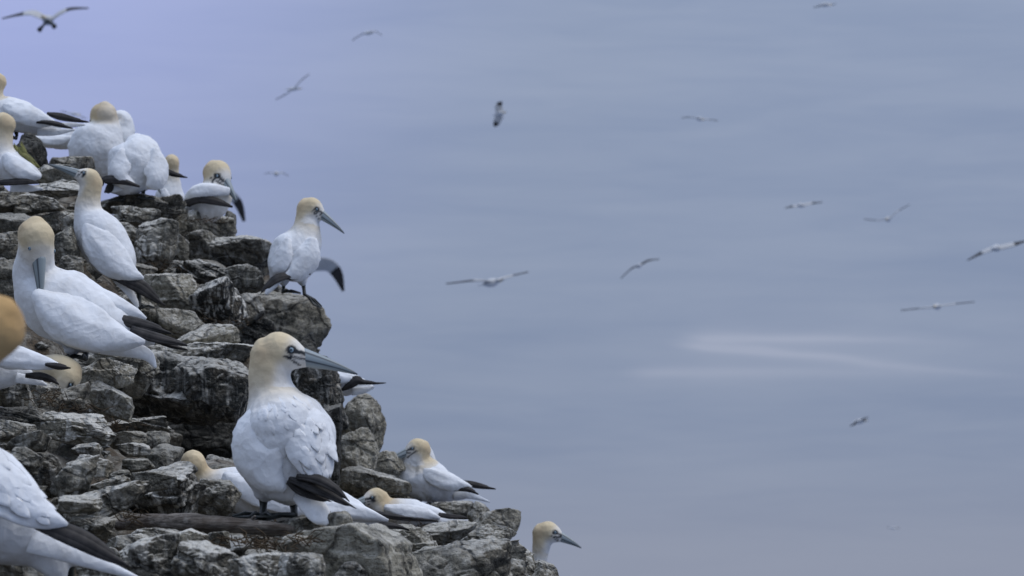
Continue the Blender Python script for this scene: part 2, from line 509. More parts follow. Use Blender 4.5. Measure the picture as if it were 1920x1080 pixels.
# upper left, under the top row of birds
rk(18, 95, 250, 345, 9.75, 'round', 8, -0.25, 0.1)
rk(70, 145, 312, 350, 9.7, 'slab', -4, 0.6, 0.6)
rk(60, 150, 342, 372, 9.5, 'slab', 3, 0.5, 0.9)
rk(90, 160, 292, 338, 9.9, 'slab', -5, 0.4, 0.5)
rk(30, 110, 365, 400, 9.2, 'slab', -3, 0.45, 0.6)
rk(-30, 50, 358, 400, 9.2, 'ang', 5, 0.25, 0.4)
rk(185, 310, 368, 402, 10.2, 'slab', 6, 0.15, 0.4)
rk(215, 290, 385, 430, 10.0, 'ang', -8, 0.3, 0.8)
rk(260, 345, 372, 420, 10.3, 'ang', 10, 0.25, 0.8)
rk(300, 352, 378, 450, 10.4, 'ang', 0, 0.5, 0.9)
rk(345, 440, 405, 455, 10.6, 'block', -2, 0.55, 0.5)
rk(338, 378, 400, 462, 10.4, 'round', 4, 0.45, 0.8)
rk(420, 442, 398, 440, 10.7, 'round', 0, 0.3, 0.4)
# left wall behind the standing bird
rk(-20, 60, 398, 450, 9.0, 'ang', -6, 0.3, 0.4)
rk(60, 150, 398, 440, 9.2, 'slab', 4, 0.45, 0.7)
rk(95, 150, 430, 500, 8.9, 'ang', 15, 0.4, 0.5)
rk(100, 160, 480, 560, 8.8, 'ang', -12, 0.3, 0.3)
rk(-30, 50, 440, 500, 8.8, 'ang', 0, 0.25, 0.4)
rk(-30, 40, 495, 560, 8.5, 'ang', 0, 0.2, 0.3)
rk(100, 200, 540, 620, 8.6, 'ang', 5, 0.2, 0.3)
rk(120, 150, 396, 440, 9.6, 'ang', 0, 0.5, 0.6)
rk(205, 270, 415, 470, 9.8, 'ang', -20, 0.4, 0.8)
# centre wall
rk(250, 335, 412, 508, 9.7, 'round', -4, 0.35, 1.2)
rk(225, 290, 500, 540, 9.6, 'ang', 0, 0.2, 0.3)
rk(318, 355, 440, 500, 10.0, 'ang', 5, 0.25, 0.7)
rk(345, 405, 440, 490, 10.3, 'ang', 0, 0.3, 0.5)
rk(375, 505, 440, 505, 10.3, 'ang', 6, 0.30, 0.7, 1.1)
rk(440, 506, 462, 530, 10.4, 'ang', 15, 0.2, 0.4)
rk(345, 430, 485, 545, 9.8, 'ang', -14, -0.12, 0.7)
rk(300, 375, 488, 525, 9.9, 'slab', 3, 0.25, 0.5)
rk(268, 375, 515, 598, 9.3, 'ang', 4, 0.85, 0.7)
rk(398, 498, 495, 560, 9.8, 'round', 8, 0.3, 0.8)
rk(355, 460, 535, 618, 9.3, 'ang', -10, -0.05, 1.2)
rk(440, 500, 545, 610, 9.6, 'ang', 25, 0.25, 0.5)
rk(268, 380, 580, 642, 9.0, 'round', 5, 0.45, 0.4)
rk(330, 445, 605, 675, 8.8, 'ang', 18, 0.75, 0.6)
rk(210, 290, 550, 612, 9.2, 'ang', -8, 0.55, 0.5)
rk(200, 290, 600, 655, 8.9, 'ang', 5, 0.3, 0.4)
rk(428, 582, 545, 700, 9.9, 'ang', -8, 0.50, 0.35, 1.0)
rk(438, 520, 590, 690, 9.6, 'ang', -18, -0.2, 0.2)
rk(240, 460, 645, 690, 8.7, 'slab', 2, 0.45, 0.9)
rk(225, 466, 660, 800, 8.2, 'ang', -6, -0.16, 0.6, 1.0)
rk(345, 470, 672, 790, 8.15, 'ang', 4, -0.18, 0.5, 1.0)
rk(290, 480, 775, 905, 9.3, 'ang', 3, -0.36, 0.1, 0.5)  # low tone paints the shade of the recess into the rock colour
rk(215, 330, 795, 880, 8.6, 'ang', 5, -0.2, 0.3, 0.5)
rk(560, 642, 680, 800, 8.8, 'ang', 6, -0.12, 0.5)
rk(570, 640, 770, 930, 8.7, 'block', -2, -0.28, 0.2)
rk(540, 600, 660, 760, 9.0, 'ang', 0, -0.3, 0.1)
rk(640, 720, 740, 850, 9.9, 'round', 2, 0.8, 0.3, 0.9)
rk(636, 700, 815, 905, 9.6, 'ang', 0, 0.85, 0.5)
rk(680, 748, 848, 900, 9.8, 'slab', 4, 0.85, 0.5)
rk(635, 740, 880, 935, 9.4, 'ang', -3, 0.5, 0.6)
rk(725, 790, 905, 950, 10.0, 'ang', 6, 0.5, 0.5)
# left middle
rk(140, 255, 655, 700, 7.8, 'slab', 4, 0.45, 0.5)
rk(222, 295, 665, 735, 7.9, 'ang', 12, 0.4, 0.8)
rk(148, 230, 683, 728, 7.4, 'slab', 5, 0.85, 0.8)
rk(160, 254, 716, 795, 7.2, 'ang', -25, 0.8, 0.7)
rk(-15, 55, 698, 765, 6.7, 'ang', 8, 0.4, 0.8)
rk(38, 106, 715, 782, 6.8, 'ang', -4, 0.25, 0.5)
rk(95, 165, 738, 790, 7.0, 'ang', 3, 0.3, 0.3)
rk(0, 92, 765, 798, 6.6, 'slab', -2, -0.1, 0.2)
rk(-20, 60, 790, 825, 6.4, 'slab', 3, 0.3, 0.5)
rk(195, 312, 785, 815, 7.4, 'slab', 3, 0.3, 0.9)
rk(75, 200, 776, 835, 6.6, 'ang', -4, 0.6, 2.0)
rk(150, 215, 800, 838, 6.6, 'slab', -10, 0.6, 1.6)
rk(20, 90, 815, 850, 6.2, 'ang', 6, 0.2, 0.4)
rk(15, 80, 840, 890, 6.1, 'ang', -8, 0.25, 0.4)
rk(55, 120, 855, 930, 6.2, 'ang', 4, -0.15, 0.4)
rk(205, 275, 812, 840, 6.9, 'slab', 1, 0.4, 0.4)
rk(262, 316, 810, 850, 7.0, 'round', 0, 0.45, 0.3)
rk(228, 280, 832, 856, 6.8, 'slab', 0, 0.3, 0.6)
rk(140, 190, 832, 856, 6.5, 'slab', 2, 0.4, 0.8)
rk(138, 210, 852, 898, 6.4, 'slab', -12, 0.35, 0.7)
rk(230, 285, 860, 884, 6.6, 'slab', 2, 0.5, 0.4)
rk(278, 325, 840, 890, 6.8, 'ang', 5, 0.25, 0.3)
rk(105, 176, 868, 930, 6.1, 'ang', -6, 0.35, 0.6)
rk(205, 250, 880, 915, 6.5, 'slab', -10, 0.3, 0.4)
rk(158, 238, 895, 932, 6.2, 'slab', 16, 0.45, 0.5)
rk(112, 180, 930, 962, 5.9, 'slab', 4, 0.4, 0.6)
rk(118, 275, 905, 990, 6.0, 'slab', 24, 0.4, 0.7, 0.6)
rk(232, 375, 866, 975, 6.4, 'ang', 16, -0.12, 0.7, 0.8)
rk(255, 330, 880, 925, 6.2, 'slab', 8, 0.25, 0.5)
rk(358, 448, 894, 972, 6.7, 'ang', -10, 0.35, 0.4)
# bottom ledge
rk(-20, 40, 955, 1000, 5.9, 'round', 0, 0.5, 0.9)
rk(-20, 80, 1000, 1100, 5.7, 'ang', 0, 0.4, 0.5)
rk(60, 130, 1010, 1100, 5.8, 'ang', 0, 0.3, 0.9)
rk(130, 210, 965, 1010, 5.9, 'slab', -8, 0.3, 0.4)
rk(140, 240, 1030, 1110, 5.5, 'ang', 10, 0.35, 0.8)
rk(210, 285, 1004, 1030, 5.75, 'slab', 2, 0.4, 0.7)
rk(250, 330, 990, 1028, 5.85, 'ang', -4, 0.3, 0.7)
rk(325, 388, 994, 1028, 5.75, 'round', 4, 0.8, 1.2)
rk(385, 430, 1000, 1030, 5.85, 'ang', 0, 0.4, 0.7)
rk(195, 335, 1015, 1110, 5.5, 'ang', 6, 0.0, 1.0)
rk(320, 450, 1015, 1100, 5.5, 'ang', -8, 0.3, 0.7)
rk(430, 530, 1035, 1110, 5.5, 'ang', 10, 0.3, 0.8)
rk(500, 620, 958, 1012, 5.95, 'ang', 12, 0.3, 0.4)
rk(614, 662, 962, 1000, 5.9, 'round', 0, 0.6, 0.5)
rk(528, 574, 1005, 1036, 5.7, 'ang', -4, 0.6, 0.5)
rk(520, 610, 1040, 1110, 5.45, 'ang', 0, 0.4, 0.8)
rk(556, 778, 992, 1150, 5.9, 'block', 2, 1.0, 0.45, 0.9)
rk(690, 965, 1004, 1170, 6.6, 'round', 8, 0.28, 0.5, 0.9)
rk(820, 1015, 1026, 1200, 6.9, 'ang', 22, 0.4, 0.6, 0.9)
rk(900, 978, 1016, 1090, 7.6, 'ang', 28, 0.4, 0.6)
rk(860, 960, 985, 1060, 7.8, 'ang', 20, 0.45, 0.6)
rk(970, 1040, 1084, 1140, 7.7, 'ang', 20, 0.4, 0.6)
rk(822, 892, 940, 968, 9.7, 'slab', -1, 0.5, 0.5)
rk(942, 1012, 1026, 1115, 7.8, 'ang', 22, 0.4, 0.6)
rk(982, 1052, 1050, 1140, 7.8, 'ang', 24, 0.4, 0.6)
rk(880, 918, 944, 990, 9.2, 'round', 0, 0.5, 0.5)
rk(875, 968, 960, 1030, 8.9, 'round', 10, 0.5, 0.4)
rk(780, 880, 984, 1030, 8.8, 'ang', 2, 0.55, 0.6)
rk(700, 800, 988, 1040, 8.6, 'ang', 0, 0.6, 0.5)
rk(935, 985, 1020, 1085, 8.4, 'ang', 25, 0.35, 0.6)
rk(985, 1045, 1086, 1140, 8.8, 'ang', 20, 0.35, 0.6)
rk(1040, 1110, 1080, 1130, 9.4, 'ang', 10, 0.35, 0.6)
# under the lowest bird, below the frame
rk(870, 1045, 1208, 1480, 10.15, 'ang', 0, 0.4, 0.6)
# beyond the left edge
rk(-520, -20, 1225, 1500, 3.7, 'ang', 0, 0.4, 0.6)
rk(-300, -40, 760, 900, 6.6, 'ang', 0, 0.3, 0.6)
rk(-300, -20, 1090, 1250, 5.3, 'ang', 0, 0.3, 0.6)
rk(-200, -10, 330, 420, 9.4, 'ang', 0, 0.3, 0.6)
rk(-220, 20, 255, 330, 10.4, 'ang', 0, 0.3, 0.6)

# ------------------------------------------------------------------ cliff body under the rocks
ctrl = []
for (x0, x1, y0, y1, D, *_r) in R:
    dep = (x1 - x0) * 0.4 * D / F
    for fx in (0.2, 0.8):
        ctrl.append(P(x0 + (x1 - x0) * fx, y0 + (y1 - y0) * 0.80, D + dep * 0.6))
# the rim: the ground falls away behind the skyline
for px, py, D in [(130, 330, 11.6), (250, 420, 11.4), (400, 520, 11.3), (520, 580, 11.4), (640, 760, 11.3), (760, 960, 11.2), (880, 1040, 10.9),
                  (980, 1140, 10.4), (1080, 1180, 10.6), (1100, 1220, 8.5), (1090, 1240, 7.0), (1080, 1250, 6.0), (680, 760, 10.9), (-250, 330, 11.4), (-800, 300, 11.2),
                  (-700, 420, 9.0), (-900, 800, 7.0), (-1200, 1200, 5.0), (300, 1250, 5.0), (700, 1300, 5.0), (1000, 1350, 5.0)]:
    ctrl.append(P(px, py, D))
ctrl = np.array(ctrl)

def right_edge(y):
    return np.interp(y, [3, 5, 6.5, 8, 9, 10, 10.8, 11.6, 13], [0.1, 0.12, 0.14, 0.12, 0.10, 0.10, 0.05, -0.9, -2.0])

def ground_z(x, y):
    x = np.atleast_1d(np.asarray(x, float)); y = np.atleast_1d(np.asarray(y, float))
    cx = np.clip(x, -2.6, None); cy = np.clip(y, 4.6, 11.6)
    d2 = (cx[:, None] - ctrl[None, :, 0]) ** 2 + (0.8 * (cy[:, None] - ctrl[None, :, 1])) ** 2 + 0.0012
    w = d2 ** -1.9
    z = (w * ctrl[None, :, 2]).sum(1) / w.sum(1)
    z = z - 0.05
    z = z - 3.2 * np.maximum(0, x - right_edge(y) - 0.12)
    z = z - 2.6 * np.maximum(0, y - 11.5)
    z = z - 2.4 * np.maximum(0, 4.9 - y)
    z = z + 0.35 * np.minimum(np.maximum(0, -2.6 - x), 6) - 1.5 * np.maximum(0, -9 - x)
    return z

gx = np.concatenate([np.linspace(-45, -4, 30)[:-1], np.linspace(-4, 1.6, 230), np.linspace(1.6, 18, 40)[1:]])
gy = np.concatenate([np.linspace(-16, 3, 30)[:-1], np.linspace(3, 13, 330), np.linspace(13, 32, 40)[1:]])
X, Y = np.meshgrid(gx, gy)
Z = np.concatenate([ground_z(X[i], Y[i])[None] for i in range(len(gy))])
# the ground stays under every stone and every bird's feet, and under the skyline of the rock
cp_, sp_ = math.cos(PITCH), math.sin(PITCH)
def sight_z(y, py):
    t = (540 - py) / F
    return y * (t * cp_ - sp_) / (cp_ + t * sp_)
DEP = Y * cp_ - Z * sp_
PX = 960 + X / np.maximum(DEP, 0.5) * F
lim = np.full_like(Z, 1e3)
SIL = np.array([(-3000, 150), (0, 235), (130, 300), (250, 370), (350, 430), (440, 465), (500, 505), (590, 610), (615, 690), (640, 800), (715, 880), (740, 925), (830, 985), (960, 1020),
                (1000, 1065), (1040, 1105), (1120, 1150), (1250, 1260), (1600, 1500), (4000, 2500)], float)
lim = np.where(Y > 3.0, sight_z(Y, np.interp(PX, SIL[:, 0], SIL[:, 1])), lim)
SHOW = [(x0 - 6, x1 + 6, y0 + 0.66 * (y1 - y0), D) for (x0, x1, y0, y1, D, *_r) in R if x1 > 0]
SHOW += [(740, 930, 948, 9.9), (685, 890, 988, 9.3), (585, 725, 745, 9.6), (335, 775, 990, 7.5), (995, 1060, 1082, 10.4), (20, 350, 680, 7.3), (140, 312, 582, 9.0),
         (488, 602, 556, 9.8), (92, 162, 742, 7.15), (0, 140, 730, 6.6), (430, 660, 975, 6.0), (0, 80, 352, 9.1), (190, 350, 376, 10.2), (0, 170, 262, 9.9), (40, 180, 282, 11.1), (120, 250, 330, 10.8)]
for x0, x1, yb, D in SHOW:
    m = (PX > x0) & (PX < x1) & (DEP < D) & (Y > 3.0)
    lim = np.where(m, np.minimum(lim, sight_z(Y, yb)), lim)
cut = np.maximum(0, Z - lim)
def shift_max(a):
    o = a.copy()
    o[1:] = np.maximum(o[1:], a[:-1]); o[:-1] = np.maximum(o[:-1], a[1:])
    q = o.copy()
    q[:, 1:] = np.maximum(q[:, 1:], o[:, :-1]); q[:, :-1] = np.maximum(q[:, :-1], o[:, 1:])
    return q
def blur(a):
    p = np.pad(a, 1, mode='edge')
    return (p[:-2, 1:-1] + p[2:, 1:-1] + p[1:-1, :-2] + p[1:-1, 2:] + p[1:-1, 1:-1]) / 5
for _ in range(2): cut = shift_max(cut)
for _ in range(4): cut = blur(cut)
Z = Z - cut - 0.02
def gz(x, y):
    return float(Z[np.abs(gy - y).argmin(), np.abs(gx - x).argmin()])
verts = []
for i in range(len(gy)):
    for j in range(len(gx)):
        x, y, z = X[i, j], Y[i, j], Z[i, j]
        far = max(0.0, abs(y - 8) - 5, x - 1.2, -4 - x)
        amp = 0.045 + min(0.8, 0.10 * far)
        fq = 4.5 if far < 0.5 else 1.2
        q = Vector((x * fq, y * fq, z * fq))
        a = noise.fractal(q, 1.0, 2.1, 5)
        b = noise.noise(q * 0.7 + Vector((9, 3, 1)))
        lay = z / 0.06 + 1.5 * noise.noise(Vector((x * 1.3, y * 1.3, z)))
        a += 0.35 * (lay - math.floor(lay))
        verts.append((x + amp * b, y + amp * 0.8 * noise.noise(q * 0.8), max(z + amp * a, SEA_Z - 1.5)))
nx = len(gx)
faces = [(i * nx + j, i * nx + j + 1, (i + 1) * nx + j + 1, (i + 1) * nx + j) for i in range(len(gy) - 1) for j in range(nx - 1)]
cliff = tag(add_mesh('cliff', verts, faces, M_SOIL), kind='structure')
cliff['tone'] = 0.2
cliff['guano'] = 0.5

for i, (x0, x1, y0, y1, D, style, tilt, tone, gua, dr) in enumerate(R):
    hx = (x1 - x0) / 2 * D / F * 1.10; hz = (y1 - y0) / 2 * D / F * 1.10
    ca, sa = abs(math.cos(math.radians(tilt))), abs(math.sin(math.radians(tilt)))
    # un-rotate the box so that the tilted rock fills its rectangle
    det = max(ca * ca - sa * sa, 0.25)
    bx = max((hx * ca - hz * sa) / det, hx * 0.7); bz = max((hz * ca - hx * sa) / det, hz * 0.55)
    hy = dr * max(bx, bz) * (0.85 if style != 'slab' else 0.8)
    size = max(x1 - x0, y1 - y0)
    sub = 6 if size > 72 else 5
    v, f = rock_verts(bx, hy, bz, 100 + i, style, sub)
    ob = add_mesh('boulder' if size > 80 else 'stone', v, f, M_ROCK, cliff, P((x0 + x1) / 2, (y0 + y1) / 2, D + hy * 0.75))
    ob.rotation_euler = (0.0, -math.radians(tilt), rng.normal(0, 0.1))
    ob['tone'] = float(tone + 0.08 if tone > 0 else tone); ob['guano'] = float(gua * 1.35)

# loose stones lying in the gaps: single parts, then the small rubble as stuff
stone_meshes = []
for i in range(14):
    s = rng.uniform(0.6, 1.0, 3) * np.array([1.15, 0.9, 0.6])
    v, f = rock_verts(*(s * 0.05), 900 + i, random.choice(['ang', 'slab', 'ang', 'round']), 4)
    me = bpy.data.meshes.new('stone')
    me.from_pydata([tuple(p) for p in v], [], f)
    me.polygons.foreach_set('use_smooth', [True] * len(me.polygons))
    me.materials.append(M_ROCK)
    stone_meshes.append(me)
def spot():
    while True:
        y = rng.uniform(5.2, 11.3)
        xr = float(right_edge(y)) - 0.04
        x = rng.uniform(max(-2.0, -0.165 * y), xr)
        return x, y, gz(x, y)
for i in range(165):
    x, y, z = spot()
    s = rng.uniform(0.35, 1.15) * (0.55 + 0.06 * y)
    ob = bpy.data.objects.new('stone', random.choice(stone_meshes))
    COL.objects.link(ob)
    ob.parent = cliff
    ob.location = (x, y, z + 0.012 * s)
    ob.rotation_euler = (rng.normal(0, 0.35), rng.normal(0, 0.35), rng.uniform(0, 6.28))
    ob.scale = (s, s, s)
    ob['tone'] = float(rng.uniform(0, 0.75)); ob['guano'] = float(rng.uniform(0.2, 1.1))
parts = []
for i in range(1500):
    x, y, z = spot()
    s = rng.uniform(0.006, 0.018)
    d, f = ICO[2]
    q = d * (1 + 0.25 * rng.normal(0, 1, (len(d), 1))) * s * np.array([1.2, 1.0, 0.7])
    parts.append((q + np.array([x, y, z + 0.02 + rng.uniform(-0.01, 0.012)]), f))
rub = add_mesh('rubble', *join(parts), M_ROCK, cliff, smooth=False)
rub['kind'] = 'stuff'; rub['tone'] = 0.3; rub['guano'] = 0.5

# ------------------------------------------------------------------ gannets
WHITE = np.array([0.76, 0.77, 0.77])
BUFF = np.array([0.64, 0.53, 0.34])
def smooth(a, b, x):
    t = np.clip((x - a) / (b - a), 0, 1)
    return t * t * (3 - 2 * t)

def set_tint(me, cols):
    at = me.color_attributes.new('tint', 'FLOAT_COLOR', 'POINT')
    buf = np.ones((len(me.vertices), 4), np.float32)
    buf[:, :3] = cols
    at.data.foreach_set('color', buf.ravel())

def gannet(label, D, foot, spine, head, wings=(), tips=(), tails=(), legs=(), blobs=(), voxel=0.006, buff=1.0, feathers=0, group='gannets on the rocks', bill=True, gape=True, dirt=0.25, seed=1, reach=1.0, pale=0.62, blen=2.75, ruffle=0):
    k = D / F
    O = P(foot[0], foot[1], D + (foot[2] if len(foot) > 2 else 0))
    root = tag(empty('gannet', O), label, 'gannet', group)
    def w(px, py, dd): return P(px, py, D + dd) - O
    sp = [(*w(a, b, c), r * k) for a, b, c, r in spine]
    hx, hy, hd, hr, f = head[:5]
    Hc = w(hx, hy, hd); r = hr * k
    f = unit(f)
    up = head[5] if len(head) > 5 else (0, 0, 1)
    u = unit(np.asarray(up, float) - f * (np.asarray(up, float) @ f)); s = np.cross(f, u)
    # one continuous skin: body and neck, skull, thighs
    sp.append((*(Hc - f * r * 0.35 - u * r * 0.18), r * 0.93))
    path = catmull(sp, 46)
    parts = [tube(path[:, :3], np.maximum(path[:, 3], 0.002), 26)]
    prof = [(-0.75, .55), (-0.45, .85), (-0.05, .985), (0.35, .93), (0.7, .80), (1.0, .62), (1.3, .45), (1.52, .34)]
    hp = np.array([Hc + f * r * a + u * r * (-0.05 * max(a, 0) ** 2) for a, _ in prof])
    parts.append(tube(hp, [r * b for _, b in prof], 26))
    for chain in blobs:
        c = catmull([(*w(a, b, cc), rr * k) for a, b, cc, rr in chain], 10)
        parts.append(tube(c[:, :3], np.maximum(c[:, 3], 0.002), 18))
    tmp = add_mesh('tmp', *join(parts))
    md = tmp.modifiers.new('r', 'REMESH'); md.mode = 'VOXEL'; md.voxel_size = voxel; md.use_smooth_shade = True
    sm = tmp.modifiers.new('s', 'SMOOTH'); sm.factor = 0.5; sm.iterations = 7
    dg = bpy.context.evaluated_depsgraph_get()
    me = bpy.data.meshes.new_from_object(tmp.evaluated_get(dg))
    old = tmp.data
    bpy.data.objects.remove(tmp); bpy.data.meshes.remove(old)
    n = len(me.vertices)
    co = np.empty(n * 3, np.float32); me.vertices.foreach_get('co', co); co = co.reshape(-1, 3).astype(float)
    no = np.empty(n * 3, np.float32); me.vertices.foreach_get('normal', no); no = no.reshape(-1, 3)
    # ruffled feathers away from the head
    hd_d = np.linalg.norm(co - Hc, axis=1) / r
    amp = smooth(1.6, 3.5, hd_d)
    for i in range(n):
        if amp[i] > 0.01:
            q = Vector(co[i])
            a = noise.fractal(Vector((q.x * 26, q.y * 26, q.z * 15)) + Vector((seed * 7, 0, 0)), 1.0, 2.0, 3)
            co[i] += no[i] * amp[i] * a * 0.0034
    me.vertices.foreach_set('co', co.astype(np.float32).ravel())
    me.update()
    # colours that the plumage itself has
    P3 = path[:, :3]
    arc = np.concatenate([[0], np.cumsum(np.linalg.norm(np.diff(P3, axis=0), axis=1))]); arc = (arc[-1] - arc) / r
    dist = ((co[:, None, :] - P3[None]) ** 2).sum(2)
    near = arc[dist.argmin(1)]
    rel = (co - Hc) / r
    A, Bv, Cv = rel @ f, rel @ u, rel @ s
    b = smooth(4.4 * reach, 0.2, near) * smooth(4.6 * reach, 1.6 * reach, hd_d)
    b = np.where(hd_d < 1.25, np.maximum(b, smooth(1.25, 1.0, hd_d)), b)
    face = smooth(0.25, 1.1, A) * (hd_d < 1.9)
    b = b * (1 - pale * face)
    throat = smooth(-0.2, -0.8, Bv) * smooth(0.0, 0.5, A) * (hd_d < 1.9)
    b = b * (1 - 0.5 * throat) * buff
    bf = BUFF if buff <= 1 else np.array([0.50, 0.31, 0.12])
    cols = WHITE * (1 - np.clip(b, 0, 1)[:, None]) + bf * np.clip(b, 0, 1)[:, None]
    nape = np.exp(-(((A + 0.55) / 0.6) ** 2 + ((Bv + 0.25) / 0.7) ** 2)) * (hd_d < 2.2) * 0.45 * min(buff, 1)
    cols = cols * (1 - nape[:, None]) + np.array([0.47, 0.33, 0.19]) * nape[:, None]
    low = co[:, 2].min(); hgt = max(co[:, 2].max() - low, 1e-3)
    dn = np.array([noise.noise(Vector(c * 14)) for c in co])
    dt = dirt * smooth(0.35, 0.05, (co[:, 2] - low) / hgt) * np.clip(0.6 + dn, 0, 1)
    cols = cols * (1 - dt[:, None]) + np.array([0.30, 0.26, 0.21]) * dt[:, None]
    # black skin between eye and bill, and the gape line
    lore = np.zeros(n)
    if gape:
        aC = np.abs(Cv)
        top = 0.36 - 0.10 * (A - 0.6); bot = 0.02 + 0.02 * (A - 0.6)
        lore = smooth(0.62, 0.74, A) * smooth(0.0, 0.06, top - Bv) * smooth(0.0, 0.06, Bv - bot) * (hd_d < 2.0) * (aC > 0.12)
        ring = np.sqrt((A - 0.78) ** 2 + (Bv - 0.19) ** 2)
        lore = np.maximum(lore, smooth(0.27, 0.20, ring) * (aC > 0.25) * (hd_d < 1.6))
        gl = np.abs(Bv - (-0.22 + 0.16 * (A - 0.4)))
        lore = np.maximum(lore, smooth(0.07, 0.03, gl) * smooth(0.42, 0.55, A) * (hd_d < 2.0))
        gl2 = np.abs(Bv - (-0.16 - 0.42 * (A - 0.62)))
        lore = np.maximum(lore, smooth(0.07, 0.03, gl2) * smooth(0.55, 0.65, A) * (hd_d < 2.0) * (aC > 0.26))
    cols = cols * (1 - lore[:, None]) + np.array([0.02, 0.024, 0.028]) * lore[:, None]
    set_tint(me, cols)
    me.materials.clear(); me.materials.append(M_BODY)
    body = bpy.data.objects.new('body', me); COL.objects.link(body); body.parent = root
    tri = [tuple(p.vertices) for p in me.polygons]
    bvh = BVHTree.FromPolygons([Vector(c) for c in co], tri)
    if ruffle:
        # loose back feathers lying down the mantle
        rr = np.random.default_rng(seed * 17)
        cand = np.where((near > 2.6) & (near < 6.3) & (no[:, 1] < -0.25))[0]
        flow = unit(P3[0] - P3[len(P3) // 2])
        for j in range(ruffle):
            i = int(rr.choice(cand))
            nn = unit(no[i]); t = unit(flow + rr.normal(0, 0.12, 3) - nn * (flow @ nn))
            ln = 0.030 * rr.uniform(0.8, 1.3); wd = 0.0075 * rr.uniform(0.8, 1.3)
            fp = []
            for tt in np.linspace(0, 1, 8):
                q = co[i] + t * ln * (tt - 0.5)
                hit = bvh.find_nearest(Vector(q))
                fp.append(np.array(hit[0]) + nn * (-0.0005 + 0.0007 * tt))
            add_mesh('feather', *blade(fp, [wd * x for x in (.3, .7, .95, 1.0, .95, .8, .5, .08)], nn, 0.0005, 8, 0.12), M_WHITE, body)
    if bill:
        L = blen * r
        bp, bh, bw = [], [], []
        for t in np.linspace(0, 1, 18):
            bp.append(Hc + f * (r * 1.22 + L * t) + u * r * (-0.06 - 0.10 * t - 0.14 * t ** 3))
            bh.append(r * (0.46 * (1 - t) ** 0.85 + 0.035)); bw.append(r * (0.36 * (1 - t) ** 0.9 + 0.03))
        rings, tc = [], []
        for i in range(18):
            for_ = []
            for a in np.linspace(0, 2 * math.pi, 28, endpoint=False):
                ca, sa = math.cos(a), math.sin(a)
                for_.append(bp[i] + s * bw[i] * ca + u * bh[i] * sa * (1.0 if sa > 0 else 0.8))
                t = i / 17
                c = np.array([0.26, 0.30, 0.305]) * (1 - 0.5 * t ** 2)
                seam = min(abs(sa + 0.16), 1.0)
                if seam < 0.16 or (0.50 < sa < 0.74): c = np.array([0.03, 0.035, 0.04])
                if t > 0.93: c = np.array([0.06, 0.07, 0.08])
                tc.append(c)
            rings.append(for_)
        tc += [np.array([0.05, 0.05, 0.05])] * 2
        bo = add_mesh('bill', *rings_to_mesh(rings), M_BILL, root)
        set_tint(bo.data, np.array(tc))
        for sg in (-1, 1):
            o = Hc + f * r * 0.78 + u * r * 0.19
            hit = bvh.ray_cast(Vector(o + s * sg * r * 3), Vector(-s * sg))
            if hit[0] is None: continue
            e = np.array(hit[0])
            er = 0.115 * r
            nn = s * sg
            d, fc = ICO[3]
            ev = d * er
            ev = ev - nn * (ev @ nn)[:, None] * 0.45 + e - nn * er * 0.10
            eo = add_mesh('eye', ev, fc, M_EYE, root)
            pv = d * er * 0.45
            pv = pv - nn * (pv @ nn)[:, None] * 0.5 + e + nn * er * 0.33
            po = add_mesh('pupil', pv, fc, M_PUPIL, eo)
    def bl(pts, n, th, mat, name, rag=0.0, cup=0.0, parent=root, N=22, ruf=0.0):
        c = catmull([(*w(a, b, cc), h * k) for a, b, cc, h in pts], N)
        hs = np.maximum(c[:, 3], 0.0008)
        return add_mesh(name, *blade(c[:, :3], hs, n, th * k, 24 if ruf else 16, cup, seed, rag, ruf), mat, parent), c
    for wi in wings:
        pts, nrm = wi[0], wi[1]
        th = wi[2] if len(wi) > 2 else 0.30 * max(p[3] for p in pts)
        wo, c = bl(pts, nrm, th, M_WHITE, 'wing', rag=0.10, cup=0.25, ruf=0.20)
        nf = wi[3] if len(wi) > 3 else 0
        if nf:
            # overlapping coverts laid along the wing
            nn = unit(nrm)
            rr = np.random.default_rng(seed * 13 + 5)
            for row in range(3):
                for j in range(nf):
                    t = 0.22 + 0.62 * (j + rr.uniform(-0.2, 0.2)) / nf
                    i0 = int(t * 21)
                    T = unit(c[min(i0 + 1, 21), :3] - c[max(i0 - 1, 0), :3])
                    b = unit(np.cross(nn, T)); hh = c[i0, 3]
                    q = (row - 1) * 0.52 + rr.uniform(-0.12, 0.12)
                    bn = unit(nn + b * q * 0.8)
                    base = c[i0, :3] + b * hh * q + nn * (th * k * math.sqrt(max(0.05, 1 - q * q)) * 0.92 - 0.25 * hh * q * q)
                    ln = hh * rr.uniform(1.1, 1.6); wd = hh * rr.uniform(0.26, 0.36)
                    dirv = unit(T + b * rr.normal(0, 0.12) - bn * 0.03)
                    fp = [base + dirv * ln * (tt - 0.45) + bn * (0.0001 + 0.0009 * tt) for tt in np.linspace(0, 1, 9)]
                    fh = [wd * x for x in (0.25, 0.6, 0.85, 1.0, 1.0, 0.95, 0.8, 0.5, 0.08)]
                    add_mesh('feather', *blade(fp, fh, bn, 0.0006, 8, 0.16), M_WHITE, wo)
